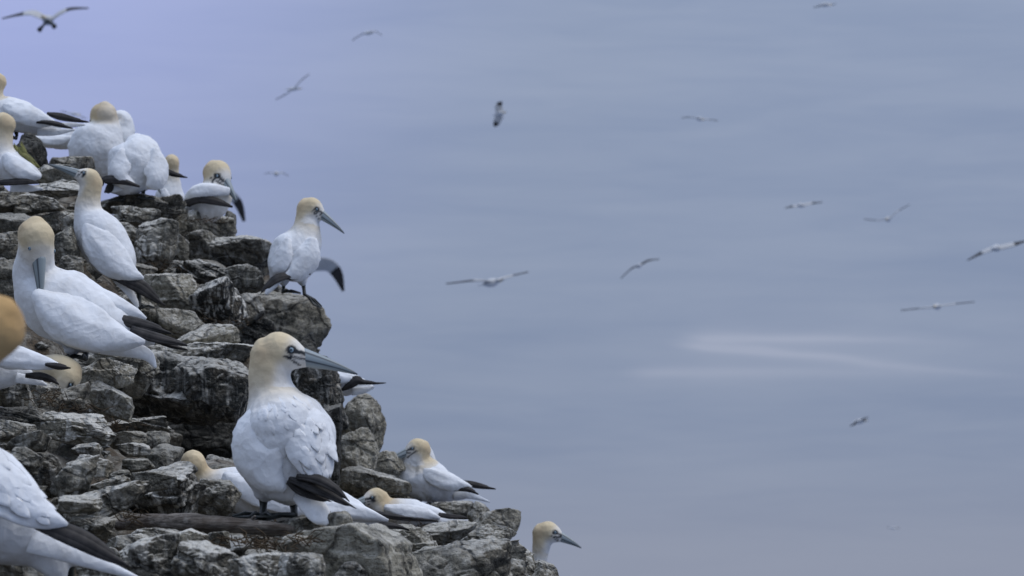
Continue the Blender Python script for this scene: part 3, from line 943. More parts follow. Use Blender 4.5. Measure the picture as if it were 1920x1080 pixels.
    for pts, nrm in tips:
        c = catmull([(*w(a, b, cc), h * k) for a, b, cc, h in pts], 20)
        T = np.array([unit(t) for t in np.gradient(c[:, :3], axis=0)]); nn = unit(nrm)
        for j in range(3):
            q = c.copy()
            for i in range(len(q)):
                bb = unit(np.cross(nn, T[i]))
                q[i, :3] += bb * c[i, 3] * (j - 1) * 0.46 + nn * (0.0016 * (1 - abs(j - 1)) + 0.0006 * j)
            cut_ = 20 - (0, 0, 3)[j] if nrm[2] < 0.45 else 20 - (2, 0, 0)[j]
            q = q[:cut_]
            hs = np.maximum(q[:, 3] * 0.62, 0.0007)
            hs[-1] = 0.0005
            add_mesh('primary_feather', *blade(q[:, :3], hs, nrm, 0.0012 + 0.05 * hs.max(), 12, 0.22, seed + j, 0.05), M_BLACK, root)
    for pts, nrm in tails:
        bl(pts, nrm, 0.22 * max(p[3] for p in pts), M_WHITE, 'tail', cup=0.1)
    for hip, ft, toe, wd in legs:
        a, b = w(*hip), w(*ft)
        mid = (a + b) / 2 + np.array([0, 0.012, 0])
        ps = catmull([(*a, wd * 1.25 * k), (*mid, wd * 0.8 * k), (*b, wd * 0.75 * k)], 9)
        lg = tube(ps[:, :3], ps[:, 3], 12)
        t = unit(toe); L = 8.5 * wd * k; sd_ = unit(np.cross((0, 0, 1), t))
        shp = []
        tipz = []
        for ang in (-0.5, 0.0, 0.5):
            e = b + L * (t * math.cos(ang) + sd_ * math.sin(ang)) + np.array([0, 0, -0.002])
            tipz.append(e)
            shp.append(tube([b, b * 0.4 + e * 0.6 + np.array([0, 0, 0.006]), e], [wd * .6 * k, wd * .4 * k, wd * .22 * k], 8))
        top = [b + np.array([0, 0, 0.005])] + tipz; bot = [p - np.array([0, 0, 0.004]) for p in top]
        wv = top + bot
        wf = [(0, 1, 2), (0, 2, 3), (4, 6, 5), (4, 7, 6), (0, 4, 5, 1), (1, 5, 6, 2), (2, 6, 7, 3), (3, 7, 4, 0)]
        lo = add_mesh('leg', *lg, M_LEG, root)
        add_mesh('foot', *join(shp + [(wv, wf)]), M_LEG, lo)
    return root

CAMN = (0, -1, 0.15)
# 1: the large bird in front, seen from behind
gannet("largest gannet, back to the viewer, head in profile to the right, beside the driftwood log", 6.0, (525, 972, 0),
  [(575, 935, -.03, 14), (560, 915, -.02, 50), (538, 868, 0, 86), (532, 822, .01, 99), (525, 785, .012, 84), (515, 754, .016, 55), (508, 728, .02, 43), (505, 704, .02, 40), (507, 684, .02, 40)],
  (520, 660, .02, 40, (0.96, -0.12, -0.20)),
  wings=[([(500, 762, -.03, 30), (478, 800, -.055, 48), (478, 848, -.07, 54), (502, 892, -.072, 38), (534, 918, -.066, 8)], (-0.40, -0.9, 0.1), 12, 0),
         ([(555, 760, -.03, 30), (580, 800, -.06, 48), (588, 842, -.076, 50), (598, 880, -.08, 32), (612, 899, -.076, 6)], (0.40, -0.9, 0.15), 12, 4)],
  tips=[([(556, 893, -.088, 5), (592, 897, -.10, 10), (628, 916, -.105, 8), (655, 942, -.105, 1.2)], (0.1, -0.85, 0.5)),
        ([(542, 898, -.078, 5), (580, 909, -.092, 12), (626, 932, -.10, 8), (668, 955, -.10, 1)], (-0.1, -0.75, 0.6)),
        ([(540, 903, -.070, 5), (562, 918, -.078, 9), (592, 931, -.086, 7), (622, 942, -.088, 1.2)], (-0.25, -0.8, 0.5))],
  tails=[([(560, 925, -.05, 16), (585, 948, -.075, 22), (604, 970, -.09, 18), (614, 984, -.095, 4)], (-.3, -.75, .5))],
  legs=[((494, 925, .02), (492, 968, .0), (-0.2, -.9, 0), 9), ((548, 935, .02), (552, 966, -.01), (-.9, -.4, -.1), 9)],
  blobs=[[(524, 785, -.005, 64), (530, 805, -.02, 74), (538, 830, -.026, 62), (548, 862, -.035, 36)], [(505, 890, .01, 45), (497, 925, .01, 22)], [(545, 905, .01, 40), (548, 932, .01, 20)]], voxel=0.0036, seed=1, ruffle=55)
# 2: on the boulder at the skyline
gannet("gannet standing alone on the rounded boulder at the skyline, head turned right and bill lowered", 9.8, (555, 550, 0),
  [(512, 522, -.03, 9), (526, 505, -.02, 30), (548, 480, 0, 45), (566, 455, .01, 39), (574, 432, .015, 28), (575, 412, .02, 22), (576, 402, .02, 21)],
  (583, 389, .02, 21, (0.80, -0.2, -0.55)),
  wings=[([(540, 448, -.05, 8), (528, 475, -.065, 22), (520, 500, -.07, 20), (517, 514, -.065, 4)], (-.5, -.85, .2), 8, 0),
         ([(586, 448, -.045, 10), (578, 480, -.07, 26), (556, 510, -.08, 20), (532, 520, -.08, 4)], (.3, -.95, .1), 9, 0)],
  tips=[([(545, 517, -.09, 4), (524, 520, -.1, 9), (508, 530, -.105, 8), (489, 551, -.11, 2)], (-.3, -.9, .3)), ([(582, 513, -.07, 2), (555, 521, -.085, 4), (535, 523, -.09, 3)], CAMN)],
  tails=[([(525, 520, -.04, 10), (508, 538, -.06, 10), (498, 552, -.07, 3)], (-.4, -.8, .4))],
  legs=[((532, 528, .0), (530, 548, .0), (.8, -.5, 0), 4), ((567, 525, .02), (571, 552, 0), (.75, -.3, -.6), 4.5)],
  blobs=[[(535, 510, 0, 22), (532, 530, 0, 9)], [(560, 505, .01, 25), (567, 530, .01, 9)]], seed=2)
# 3: sitting, bill down to the right
gannet("gannet hunched on its skyline nest ledge, buff head drooping with bill pointing down right", 10.5, (388, 413, 0),
  [(350, 394, -.02, 10), (364, 388, -.01, 28), (388, 382, 0, 36), (403, 365, .01, 34), (407, 345, .02, 27), (407, 333, .02, 25)],
  (408, 323, .02, 25, (0.55, -0.5, -0.72)),
  wings=[([(428, 358, -.04, 8), (395, 354, -.075, 15), (365, 360, -.075, 15), (347, 376, -.06, 4)], (0, -.9, .45), 8, 0)],
  tips=[([(436, 388, -.055, 2), (408, 378, -.085, 7), (375, 372, -.09, 9), (352, 380, -.075, 9), (346, 398, -.06, 3)], (-.1, -.95, .2))],
  tails=[([(365, 398, -.06, 7), (350, 402, -.07, 6), (342, 408, -.07, 2)], CAMN)],
  dirt=0.5, seed=3, blen=2.0)
# 4: behind bird 5
gannet("gannet half hidden behind the round-backed preening bird, dull head showing above a black wing tip", 10.9, (318, 405, 0),
  [(318, 392, 0, 22), (318, 370, 0, 28), (320, 345, 0, 19), (322, 322, 0, 14), (322, 312, 0, 14)],
  (322, 303, 0, 15, (-0.3, 0.9, 0.0)),
  wings=[([(305, 355, -.05, 6), (310, 372, -.055, 10), (318, 390, -.05, 3)], (-.2, -.95, .1), 4, 0)], dirt=0.6, seed=4)
# 5: preening with its back to us
gannet("round-backed gannet preening with its head tucked away, black wing tip crossing low on the left", 10.2, (250, 378, 0),
  [(212, 350, -.05, 14), (228, 340, -.03, 34), (248, 316, 0, 52), (262, 292, .02, 44), (258, 276, .06, 26), (252, 280, .11, 20)],
  (262, 300, .14, 20, (0.5, 0.5, -0.7)),
  wings=[([(232, 282, -.05, 8), (222, 310, -.075, 24), (228, 334, -.09, 18), (252, 346, -.085, 4)], (-.35, -.9, .2), 9, 0),
         ([(288, 280, -.03, 10), (296, 310, -.05, 24), (290, 338, -.07, 22), (276, 352, -.07, 5)], (.5, -.85, .2), 9, 0)],
  tips=[([(262, 350, -.1, 2), (238, 342, -.105, 5), (215, 337, -.1, 8), (195, 338, -.095, 7), (192, 350, -.09, 3)], CAMN), ([(208, 345, -.08, 6), (204, 355, -.08, 7), (196, 362, -.08, 2)], CAMN),
        ([(305, 318, .02, 5), (325, 326, .03, 5), (352, 333, .03, 1.2)], CAMN)],
  tails=[([(225, 348, -.06, 10), (210, 354, -.075, 8), (200, 360, -.08, 2)], CAMN)],
  legs=[((232, 358, -.01), (231, 377, -.01), (-.3, -.9, 0), 4), ((268, 355, -.01), (268, 374, -.01), (.3, -.9, 0), 4)], seed=5)
# 6: breast to us, head bowed
gannet("upright gannet atop the rock, pale breast to the viewer, bowed buff head against the sky", 10.8, (185, 335, 0),
  [(215, 300, .2, 14), (205, 295, .12, 40), (186, 285, .02, 55), (188, 262, 0, 52), (196, 242, .0, 36), (198, 228, .0, 25)],
  (192, 215, 0, 24, (-0.35, 0.55, -0.7)),
  wings=[([(215, 215, .05, 8), (232, 222, .05, 18), (236, 245, .04, 22), (235, 270, .02, 6)], (.5, -.8, .2), 10, 0),
         ([(143, 250, -.02, 8), (136, 275, -.03, 14), (140, 300, -.02, 5)], (-.6, -.75, .1), 5, 0)], seed=6, reach=0.45, pale=0.75)
# 7: upper left, tail to the right
gannet("highest perched gannet, cut by the left edge, crossed black wing tips trailing right", 9.9, (30, 258, 0),
  [(112, 245, 0, 8), (90, 240, 0, 16), (62, 228, 0, 26), (30, 216, 0, 32), (0, 210, 0, 32), (-16, 195, 0, 25), (-12, 175, 0, 18), (-10, 164, 0, 17)],
  (-8, 150, 0, 17, (-.9, -.2, -.1)),
  wings=[([(8, 200, -.04, 10), (40, 210, -.06, 22), (75, 222, -.055, 17), (106, 232, -.045, 3)], (0, -.92, .35), 8, 0)],
  tips=[([(88, 213, -.01, 3), (112, 218, -.01, 7), (138, 224, -.01, 5), (167, 229, -.01, 1.2)], (0, -.95, .3)), ([(62, 229, -.065, 2), (85, 229, -.07, 4), (108, 233, -.065, 5), (137, 241, -.06, 1.2)], (0, -.95, .3))],
  tails=[([(70, 246, -.03, 9), (105, 247, -.04, 7), (140, 243, -.04, 2)], CAMN), ([(110, 234, .02, 4), (135, 234, .02, 5), (160, 234, .02, 1.5)], CAMN)],
  legs=[((30, 245, 0), (30, 260, 0), (-.6, -.7, 0), 4)], dirt=0.4, seed=7)
# 8: lying behind
gannet("gannet lying flat below the crossed black wing tips, head hidden behind the upright bowed bird", 11.1, (100, 282, 0),
  [(48, 254, 0, 3), (70, 262, 0, 10), (100, 264, 0, 15), (130, 262, 0, 18), (155, 252, 0, 16), (168, 244, 0, 13)],
  (177, 240, 0, 13, (.8, .5, -.2)),
  wings=[([(135, 258, -.03, 5), (100, 262, -.035, 11), (65, 258, -.03, 5), (48, 252, -.03, 1.5)], (0, -.9, .4), 4, 0)], seed=8)
# 9: left edge
gannet("gannet at the left edge beside the yellow-green weed, white back above a black wing", 9.1, (25, 365, 0),
  [(72, 330, -.03, 8), (55, 325, -.02, 20), (28, 318, -.01, 31), (8, 303, 0, 34), (3, 280, 0, 24), (6, 258, 0, 19), (8, 243, 0, 18)],
  (6, 229, 0, 20, (-.9, .2, -.05)),
  wings=[([(10, 292, -.045, 10), (30, 310, -.065, 20), (55, 325, -.06, 15), (76, 332, -.05, 3)], (.1, -.9, .4), 8, 0)],
  tips=[([(72, 343, -.06, 2), (45, 340, -.075, 6), (10, 342, -.075, 6), (-20, 344, -.06, 2)], (0, -.95, .2))],
  tails=[([(20, 350, -.04, 10), (55, 353, -.045, 7), (80, 354, -.045, 2)], CAMN)], dirt=0.5, seed=9)
# 10: bill raised to the upper left
gannet("slender upright gannet with its grey bill raised to the upper left, black wing tip behind", 9.0, (255, 580, 0),
  [(248, 522, -.02, 10), (232, 504, -.02, 30), (206, 472, 0, 45), (181, 432, 0, 43), (166, 400, .01, 29), (167, 370, .01, 22), (171, 350, .01, 21)],
  (169, 336, .01, 21, (-.88, -.25, .36)),
  wings=[([(160, 420, -.04, 8), (180, 448, -.07, 30), (212, 486, -.08, 34), (245, 512, -.075, 18), (269, 522, -.065, 3)], (.05, -.95, .3), 10, 0)],
  tips=[([(205, 518, -.07, 3), (235, 526, -.08, 9), (265, 538, -.08, 13), (290, 558, -.075, 7), (311, 574, -.07, 1.5)], (.1, -.95, .3))],
  tails=[([(218, 520, -.05, 10), (238, 542, -.06, 9), (254, 566, -.06, 6), (258, 582, -.06, 2)], (.3, -.9, .2))],
  legs=[((258, 535, -.0), (262, 578, 0), (.3, -.9, 0), 5)], seed=10)
# 11: preening on the left
gannet("large gannet on the left preening its breast, buff crown to the viewer, bill straight down", 7.3, (140, 675, 0),
  [(285, 640, -.03, 10), (255, 632, -.02, 24), (200, 612, -.01, 52), (145, 588, 0, 68), (92, 555, 0, 66), (66, 515, -.005, 44), (66, 485, -.02, 36), (68, 464, -.035, 34)],
  (69, 444, -.045, 34, (0.13, -0.14, -0.98)),
  wings=[([(68, 552, -.075, 14), (110, 582, -.105, 44), (165, 612, -.115, 46), (225, 634, -.11, 26), (272, 641, -.10, 4)], (-.1, -.92, .35), 14, 0),
         ([(110, 512, -.01, 10), (165, 540, -.01, 26), (225, 570, -.02, 18), (274, 598, -.02, 3)], (.25, -.6, .75), 9, 0)],
  tips=[([(205, 590, -.04, 3), (245, 603, -.05, 11), (285, 613, -.05, 9), (322, 626, -.05, 1.5)], (0, -.9, .4)), ([(245, 618, -.07, 8), (290, 632, -.075, 10), (335, 643, -.07, 5), (352, 648, -.07, 1.5)], (0, -.9, .4)), ([(295, 642, -.06, 2), (325, 650, -.06, 4), (352, 656, -.05, 1.2)], (0, -.9, .4))],
  tails=[([(190, 650, -.05, 14), (240, 654, -.06, 16), (275, 665, -.06, 12), (292, 690, -.06, 3)], (0, -.95, .2))],
  legs=[((130, 645, 0), (132, 674, 0), (-.4, -.8, 0), 7), ((160, 645, .03), (160, 672, .03), (-.4, -.8, 0), 7)],
  blobs=[[(140, 620, 0, 40), (132, 655, 0, 16)]], voxel=0.0045, seed=11, pale=0.3, reach=0.6, gape=False)
# 12: out of focus at the left edge
gannet("close out-of-focus gannet at the left edge, only its deep orange head in view", 3.5, (-290, 1235, 0),
  [(-420, 1080, 0, 50), (-370, 1040, 0, 130), (-290, 940, 0, 160), (-205, 830, 0, 110), (-130, 745, 0, 76), (-75, 680, 0, 64), (-45, 640, 0, 62)],
  (-14, 610, 0, 64, (-.45, .75, -.45)),
  wings=[([(-250, 850, -.08, 30), (-320, 940, -.1, 90), (-390, 1040, -.1, 50), (-430, 1100, -.1, 8)], (0, -1, .1), 25, 0)],
  tips=[([(-380, 1050, -.09, 20), (-430, 1110, -.09, 15), (-480, 1160, -.09, 3)], CAMN)],
  tails=[([(-400, 1080, -.02, 25), (-450, 1140, -.02, 18), (-480, 1190, -.02, 4)], CAMN)],
  legs=[((-290, 1080, 0), (-290, 1228, 0), (-.5, -.7, 0), 14)], buff=1.15, voxel=0.005, seed=12)
# 13: wing reaching in from the left
gannet("gannet mostly beyond the left edge, greyish wing reaching right over a curved buff head", 6.6, (-70, 760, 0),
  [(60, 700, 0, 8), (35, 698, 0, 22), (-15, 690, 0, 48), (-80, 670, 0, 62), (-140, 630, 0, 46), (-160, 590, 0, 36), (-160, 570, 0, 34)],
  (-165, 555, 0, 34, (-.9, -.2, -.1)),
  wings=[([(-40, 650, -.06, 18), (10, 664, -.075, 26), (65, 676, -.075, 18), (105, 685, -.07, 7), (120, 688, -.07, 2)], (0, -.95, .3), 9, 0)],
  tips=[([(85, 683, -.08, 3), (110, 687, -.085, 6), (133, 690, -.08, 1.2)], CAMN), ([(48, 704, -.06, 4), (75, 705, -.07, 7), (98, 712, -.07, 5), (111, 721, -.07, 1.5)], CAMN)],
  tails=[([(30, 708, -.03, 10), (65, 714, -.035, 8), (88, 722, -.035, 2)], CAMN)],
  legs=[((-70, 725, 0), (-70, 758, 0), (-.5, -.7, 0), 7)], dirt=0.5, seed=13)
# 14: sleeping head
gannet("sleeping gannet tucked among the stones at left, curved buff head and bill bent down", 7.15, (70, 790, .12),
  [(-30, 790, .2, 20), (0, 765, .18, 42), (35, 735, .14, 40), (68, 702, .09, 29), (95, 690, .05, 26), (116, 691, .03, 26)],
  (129, 706, .02, 26, (-.22, -.30, -.93)), dirt=0.0, seed=14, pale=0.25, reach=1.6)
# 15: sitting behind the log
gannet("gannet sitting low behind the largest bird, buff head at left, white tail at right", 7.5, (520, 988, 0),
  [(715, 978, -.03, 6), (690, 972, -.02, 16), (645, 958, -.01, 32), (575, 945, 0, 48), (500, 928, 0, 54), (435, 915, 0, 40), (392, 905, 0, 27), (372, 888, 0, 23)],
  (362, 866, 0, 24, (-.35, .9, -.1)),
  wings=[([(420, 895, -.05, 12), (490, 915, -.08, 36), (580, 935, -.085, 36), (660, 955, -.07, 20), (728, 976, -.055, 3)], (0, -.85, .5), 10, 0)],
  tips=[([(694, 988, -.06, 3), (722, 985, -.07, 7), (748, 988, -.065, 4), (768, 994, -.06, 1.2)], (0, -.9, .4)), ([(690, 958, -.04, 3), (730, 967, -.045, 5), (775, 972, -.04, 1.5)], (0, -.9, .4))],
  tails=[([(660, 975, -.05, 10), (700, 980, -.055, 9), (740, 990, -.05, 2)], CAMN)], voxel=0.005, seed=15)
# 16: bottom left, wing and tail only
gannet("gannet cut by the bottom left corner, broad white wing ending in a long black tip", 5.3, (60, 1130, 0),
  [(170, 1050, 0, 10), (130, 1035, 0, 28), (60, 1005, 0, 62), (-20, 960, 0, 92), (-100, 890, 0, 85), (-150, 820, 0, 55), (-160, 770, 0, 46), (-160, 745, 0, 45)],
  (-165, 722, 0, 44, (-1, -.1, -.1)),
  wings=[([(-70, 820, -.09, 24), (-20, 880, -.115, 62), (38, 935, -.12, 50), (90, 970, -.115, 24), (127, 984, -.11, 4)], (.2, -.85, .5), 16, 4)],
  tips=[([(40, 972, -.11, 6), (95, 988, -.115, 16), (150, 1010, -.115, 19), (200, 1038, -.11, 13), (243, 1063, -.105, 2)], (.1, -.9, .4))],
  tails=[([(60, 1010, -.05, 28), (130, 1036, -.06, 20), (200, 1062, -.06, 12), (264, 1086, -.06, 3)], (.1, -.9, .3))],
  legs=[((95, 1055, 0), (90, 1125, 0), (-.5, -.7, 0), 9), ((130, 1050, .04), (128, 1122, .04), (-.5, -.7, 0), 9)],
  blobs=[[(70, 1020, 0, 45), (100, 1060, -.01, 30), (112, 1085, -.01, 16)]], voxel=0.0045, dirt=0.3, seed=16)
# 17: behind the pillar
gannet("gannet behind the largest bird's bill, white rump with short black wing tips against the sky", 9.6, (620, 745, 0),
  [(698, 726, 0, 6), (678, 724, 0, 15), (650, 718, 0, 25), (615, 712, 0, 29), (580, 705, 0, 26), (562, 690, 0, 19), (556, 680, 0, 17)],
  (548, 674, 0, 18, (-.9, .3, 0)),
  wings=[([(600, 695, -.035, 10), (630, 703, -.055, 15), (658, 710, -.05, 9), (674, 714, -.045, 2)], (0, -.9, .4), 6, 0)],
  tips=[([(640, 732, -.05, 2), (655, 722, -.06, 7), (668, 713, -.06, 9), (680, 716, -.06, 5), (700, 718, -.055, 3), (724, 718, -.05, 1)], (0, -.95, .2))],
  tails=[([(660, 734, -.04, 8), (682, 731, -.045, 7), (702, 725, -.045, 1.5)], CAMN)], seed=17)
# 18: standing at right, head turned back
gannet("gannet standing on the lower ledge with head turned left, grey bill by the pale slab", 9.9, (800, 945, 0),
  [(880, 928, 0, 6), (860, 924, 0, 16), (832, 914, 0, 30), (800, 900, 0, 42), (772, 888, 0, 38), (772, 870, -.01, 26), (782, 855, -.02, 19)],
  (784, 840, -.02, 20, (-.86, -.35, -.34)),
  wings=[([(790, 882, -.045, 8), (818, 892, -.07, 20), (852, 905, -.065, 16), (884, 914, -.055, 3)], (.05, -.9, .35), 7, 0)],
  tips=[([(868, 903, -.03, 3), (890, 909, -.035, 6), (930, 917, -.03, 1.2)], (0, -.95, .3)), ([(848, 918, -.065, 3), (876, 917, -.07, 5), (898, 927, -.065, 1.2)], (0, -.95, .3))],
  tails=[([(850, 926, -.03, 9), (885, 930, -.035, 6), (918, 941, -.03, 1.5)], CAMN), ([(796, 828, .04, 3), (806, 846, .04, 6), (816, 866, .04, 3)], (.4, -.9, .2))],
  legs=[((788, 930, 0), (788, 944, 0), (-.4, -.8, 0), 4), ((818, 928, -.02), (817, 946, -.02), (-.2, -.9, 0), 4)],
  blobs=[[(752, 885, 0, 12), (768, 890, 0, 26)]], seed=18, reach=0.8)
# 19: sitting below it
gannet("gannet sitting low on the lower right ledge, buff head facing left over a black-edged wing", 9.3, (760, 985, 0),
  [(838, 968, .01, 5), (818, 966, 0, 14), (785, 963, 0, 24), (750, 962, 0, 28), (720, 958, 0, 24), (710, 945, 0, 20)],
  (706, 934, 0, 21, (-.82, -.5, -.22)),
  wings=[([(722, 952, -.04, 8), (755, 956, -.055, 14), (795, 962, -.05, 13), (825, 972, -.045, 3)], (0, -.85, .5), 6, 0)],
  tips=[([(692, 961, -.065, 2), (725, 967, -.07, 5), (770, 972, -.065, 5), (822, 977, -.06, 1.5)], (0, -.9, .4)), ([(822, 966, -.02, 5), (845, 970, -.025, 6), (886, 971, -.02, 1.5)], CAMN)],
  tails=[([(820, 975, -.03, 6), (845, 978, -.03, 5), (880, 976, -.03, 1.5)], CAMN)], seed=19)
# 21: neck above the slope at right
gannet("rightmost perched gannet, only its raised head and neck showing above the slope", 10.4, (960, 1215, .1),
  [(930, 1190, .15, 14), (950, 1165, .1, 40), (980, 1130, .05, 44), (1000, 1098, .02, 28), (1010, 1068, 0, 16), (1012, 1042, 0, 15.5), (1016, 1018, 0, 18)],
  (1026, 997, 0, 21.5, (.90, -.15, -.34)),
  wings=[([(985, 1100, -.05, 10), (960, 1140, -.07, 30), (935, 1180, -.06, 10)], (-.2, -.95, .1), 8, 0)],
  legs=[((965, 1185, .05), (962, 1215, .1), (.6, -.6, 0), 4)], seed=20, blen=2.1)

# ------------------------------------------------------------------ birds on the wing
def flyer(label, px, py, D, axis, blen, br, lw, rw, chord, feet=(), dark=False):
    """axis: heading in the world; lw, rw: wing as (dx, dy, dd, half chord) in photograph units; chord: chord direction"""
    k = D / F
    O = P(px, py, D)
    root = tag(empty('flying_gannet', O), label, 'gannet', 'gannets in flight against the sky')
    ax = unit(axis)
    prof = [(-1.0, .10), (-0.7, .45), (-0.35, .85), (0.0, 1.0), (0.3, .9), (0.55, .55), (0.75, .42), (0.9, .40), (1.02, .28)]
    pts = np.array([ax * blen * k * a for a, _ in prof])
    c = catmull(np.hstack([pts, np.array([[b * br * k] for _, b in prof])]), 22)
    bo = add_mesh('body', *tube(c[:, :3], np.maximum(c[:, 3], .002), 14), M_BODY, root)
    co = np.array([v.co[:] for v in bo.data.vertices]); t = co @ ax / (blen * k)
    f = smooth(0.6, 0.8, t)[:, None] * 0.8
    set_tint(bo.data, WHITE * 0.68 * (1 - f) + BUFF * f)  # body white dimmed too, shade of the underside put into the tint
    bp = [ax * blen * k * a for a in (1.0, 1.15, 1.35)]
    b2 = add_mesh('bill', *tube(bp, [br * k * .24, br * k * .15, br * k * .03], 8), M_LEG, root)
    up = unit(np.array([0, 0, 1.0]) - ax * ax[2])
    tp = catmull([(*(ax * blen * k * a), br * k * h) for a, h in ((-0.7, .5), (-1.1, .55), (-1.5, .08))], 8)
    add_mesh('tail', *blade(tp[:, :3], tp[:, 3], up, br * k * .08, 8), M_WHITE, root)
    ch = unit(chord)
    for pts in (lw, rw):
        if not pts: continue
        q = catmull([(*(P(px + a, py + b, D + d) - O), h * k * 1.35) for a, b, d, h in pts], 26)
        T = unit(q[-1, :3] - q[0, :3]); n = unit(np.cross(T, ch))
        j = 15
        hs = np.maximum(q[:, 3], .003)
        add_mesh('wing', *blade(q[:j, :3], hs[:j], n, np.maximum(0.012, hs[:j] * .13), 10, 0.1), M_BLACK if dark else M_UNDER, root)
        add_mesh('wing_tip', *blade(q[j - 1:, :3], hs[j - 1:] * 0.99, n, np.maximum(0.008, hs[j - 1:] * .09), 10, 0.1), M_BLACK, root)
    for dx, dy, dd, s in feet:
        a = P(px, py, D + dd) - O; b = P(px + dx, py + dy, D + dd) - O
        add_mesh('leg', *tube([a, a * .4 + b * .6, b], [s * .5 * k, s * .5 * k, s * k], 8), M_LEG, root)
    return root

DEEP = (0.1, 0.85, 0.15)
flyer("flying gannet high in the top left corner, wings spread wide and dark feet hanging down", 90, 38, 45, (-.45, -.75, .25), 16, 10,
  [(-8, -4, 0, 8), (-30, -13, 0, 10), (-55, -10, 0, 6), (-86, -3, 0, 2)], [(8, -4, 0, 8), (22, -14, 0, 9), (42, -22, 0, 7), (76, -23, 0, 2)], (.1, .8, .5), feet=[(-16, 18, -.1, 5), (12, 12, -.1, 5)])
flyer("small flying gannet near the top, left of centre, one wing drooping to the left", 690, 62, 80, (.8, .5, .1), 10, 3.5,
  [(-2, 0, 0, 4), (-14, 4, 0, 4), (-30, 14, 0, 1)], [(2, -2, 0, 4), (12, -4, 0, 4), (26, 4, 0, 1)], DEEP)
flyer("flying gannet banking steeply, wings from lower left to upper right, above the skyline boulder", 550, 167, 75, (.9, .3, .1), 14, 3.5,
  [(-3, 2, 0, 4), (-14, 10, 0, 5), (-33, 20, 0, 1.5)], [(3, -3, 0, 4), (14, -16, 0, 4), (30, -28, 0, 1.5)], DEEP)
flyer("flying gannet in the upper middle of the picture, wings nearly upright as it banks", 937, 213, 75, (.8, -.5, .1), 12, 5,
  [(0, -2, 0, 5), (-2, -14, 0, 5), (4, -22, 0, 1.5)], [(0, 2, 0, 6), (-5, 15, 0, 5), (-10, 24, 0, 2)], (.95, .2, .1))
flyer("dark flying gannet in the upper right half, long wings held flat", 1312, 223, 70, (.7, -.6, -.25), 9, 4,
  [(-3, -1, 0, 4), (-16, -3, 0, 3), (-34, -2, 0, .8)], [(3, 0, 0, 4), (16, 1, 0, 3), (34, 3, 0, .8)], DEEP)
flyer("tiny flying gannet coming head-on, left of the skyline bird's head", 518, 326, 85, (.05, -1, 0), 9, 4.5,
  [(-2, 0, 0, 4), (-10, -2, 0, 3), (-22, 0, 0, .8)], [(2, 0, 0, 4), (11, -2, 0, 3), (23, 4, 0, .8)], DEEP)
flyer("flying gannet cut by the top edge right of centre", 1547, 9, 75, (.95, .2, .05), 12, 4,
  [(-2, 0, 0, 4), (-10, 3, 0, 5), (-22, 5, 0, 1.5)], [(2, -2, 0, 4), (10, 1, 0, 5), (20, -2, 0, 1.5)], DEEP)
flyer("pale flying gannet with flat wings, left of the flying bird with one raised wing", 1502, 385, 75, (.6, .75, 0), 11, 4.5,
  [(-3, 0, 0, 5), (-14, 2, 0, 4), (-30, 5, 0, 1)], [(3, -1, 0, 5), (18, -4, 0, 4), (40, -6, 0, 1)], (.1, .8, .45))
flyer("flying gannet at right with one long wing raised steeply to the upper right", 1665, 411, 70, (-.5, -.85, -.1), 9, 5,
  [(-3, 0, 0, 4), (-20, 2, 0, 3), (-45, 0, 0, 1.2)], [(3, -2, 0, 4), (18, -15, 0, 3.5), (40, -27, 0, 1)], DEEP)
flyer("white flying gannet at the right edge, wings sloping from lower left to upper right", 1868, 465, 50, (.5, .8, .1), 18, 7,
  [(-4, 1, 0, 8), (-24, 8, 0, 6), (-54, 23, 0, 1.2)], [(4, -1, 0, 8), (30, -7, 0, 7), (58, -14, 0, 1.2)], (.1, .8, .5))
flyer("largest flying gannet in the middle of the sky, long wings in a shallow V", 922, 530, 42, (.62, .62, .22), 26, 8,
  [(-4, -2, 0, 8), (-30, -4, -.2, 6), (-85, 2, -.3, 1.5)], [(4, -4, 0, 8), (32, -12, .2, 8), (68, -20, .3, 1.5)], (.35, .85, .2))
flyer("dark flying gannet near the middle, bent wings sweeping from lower left to upper right", 1198, 498, 60, (-.3, .9, .1), 10, 4.5,
  [(-3, 1, 0, 5), (-14, 6, 0, 5), (-34, 24, 0, 2)], [(3, -2, 0, 5), (18, -10, 0, 5), (38, -12, 0, 1)], (.2, .8, .3), dark=True)
flyer("white flying gannet at right, gliding on straight wings above the pale cloud streak", 1757, 575, 55, (-.5, -.85, -.05), 15, 6,
  [(-4, 1, 0, 6), (-30, 3, 0, 4), (-68, 7, 0, 1)], [(4, -2, 0, 6), (30, -5, 0, 4), (70, -9, 0, 1)], DEEP)
flyer("small dark bird flying low at lower right, short broad wings", 1612, 790, 75, (.9, .3, .1), 13, 5,
  [(-2, 0, 0, 6), (-9, 5, 0, 5), (-18, 9, 0, 2)], [(2, -2, 0, 6), (8, -5, 0, 5), (16, -8, 0, 2)], (.7, .6, .2), dark=True)
flyer("faintest and lowest flying bird, a tiny speck at lower right", 1675, 990, 110, (.9, .3, 0), 8, 2.2,
  [(-1, 0, 0, 2), (-6, 0, 0, 2), (-12, -1, 0, .8)], [(1, 0, 0, 2), (6, 0, 0, 2), (12, 1, 0, .8)], DEEP)
flyer("flying gannet hidden behind the skyline bird, one drooping wing showing to its right", 572, 496, 40, (-.3, .9, 0), 26, 10,
  [(-6, 0, 0, 10), (-18, 4, 0, 10), (-32, 22, 0, 4)], [(6, 0, 0, 10), (42, 0, 0, 10), (60, 16, 0, 9), (72, 50, 0, 2)], (-.45, .55, -.7))
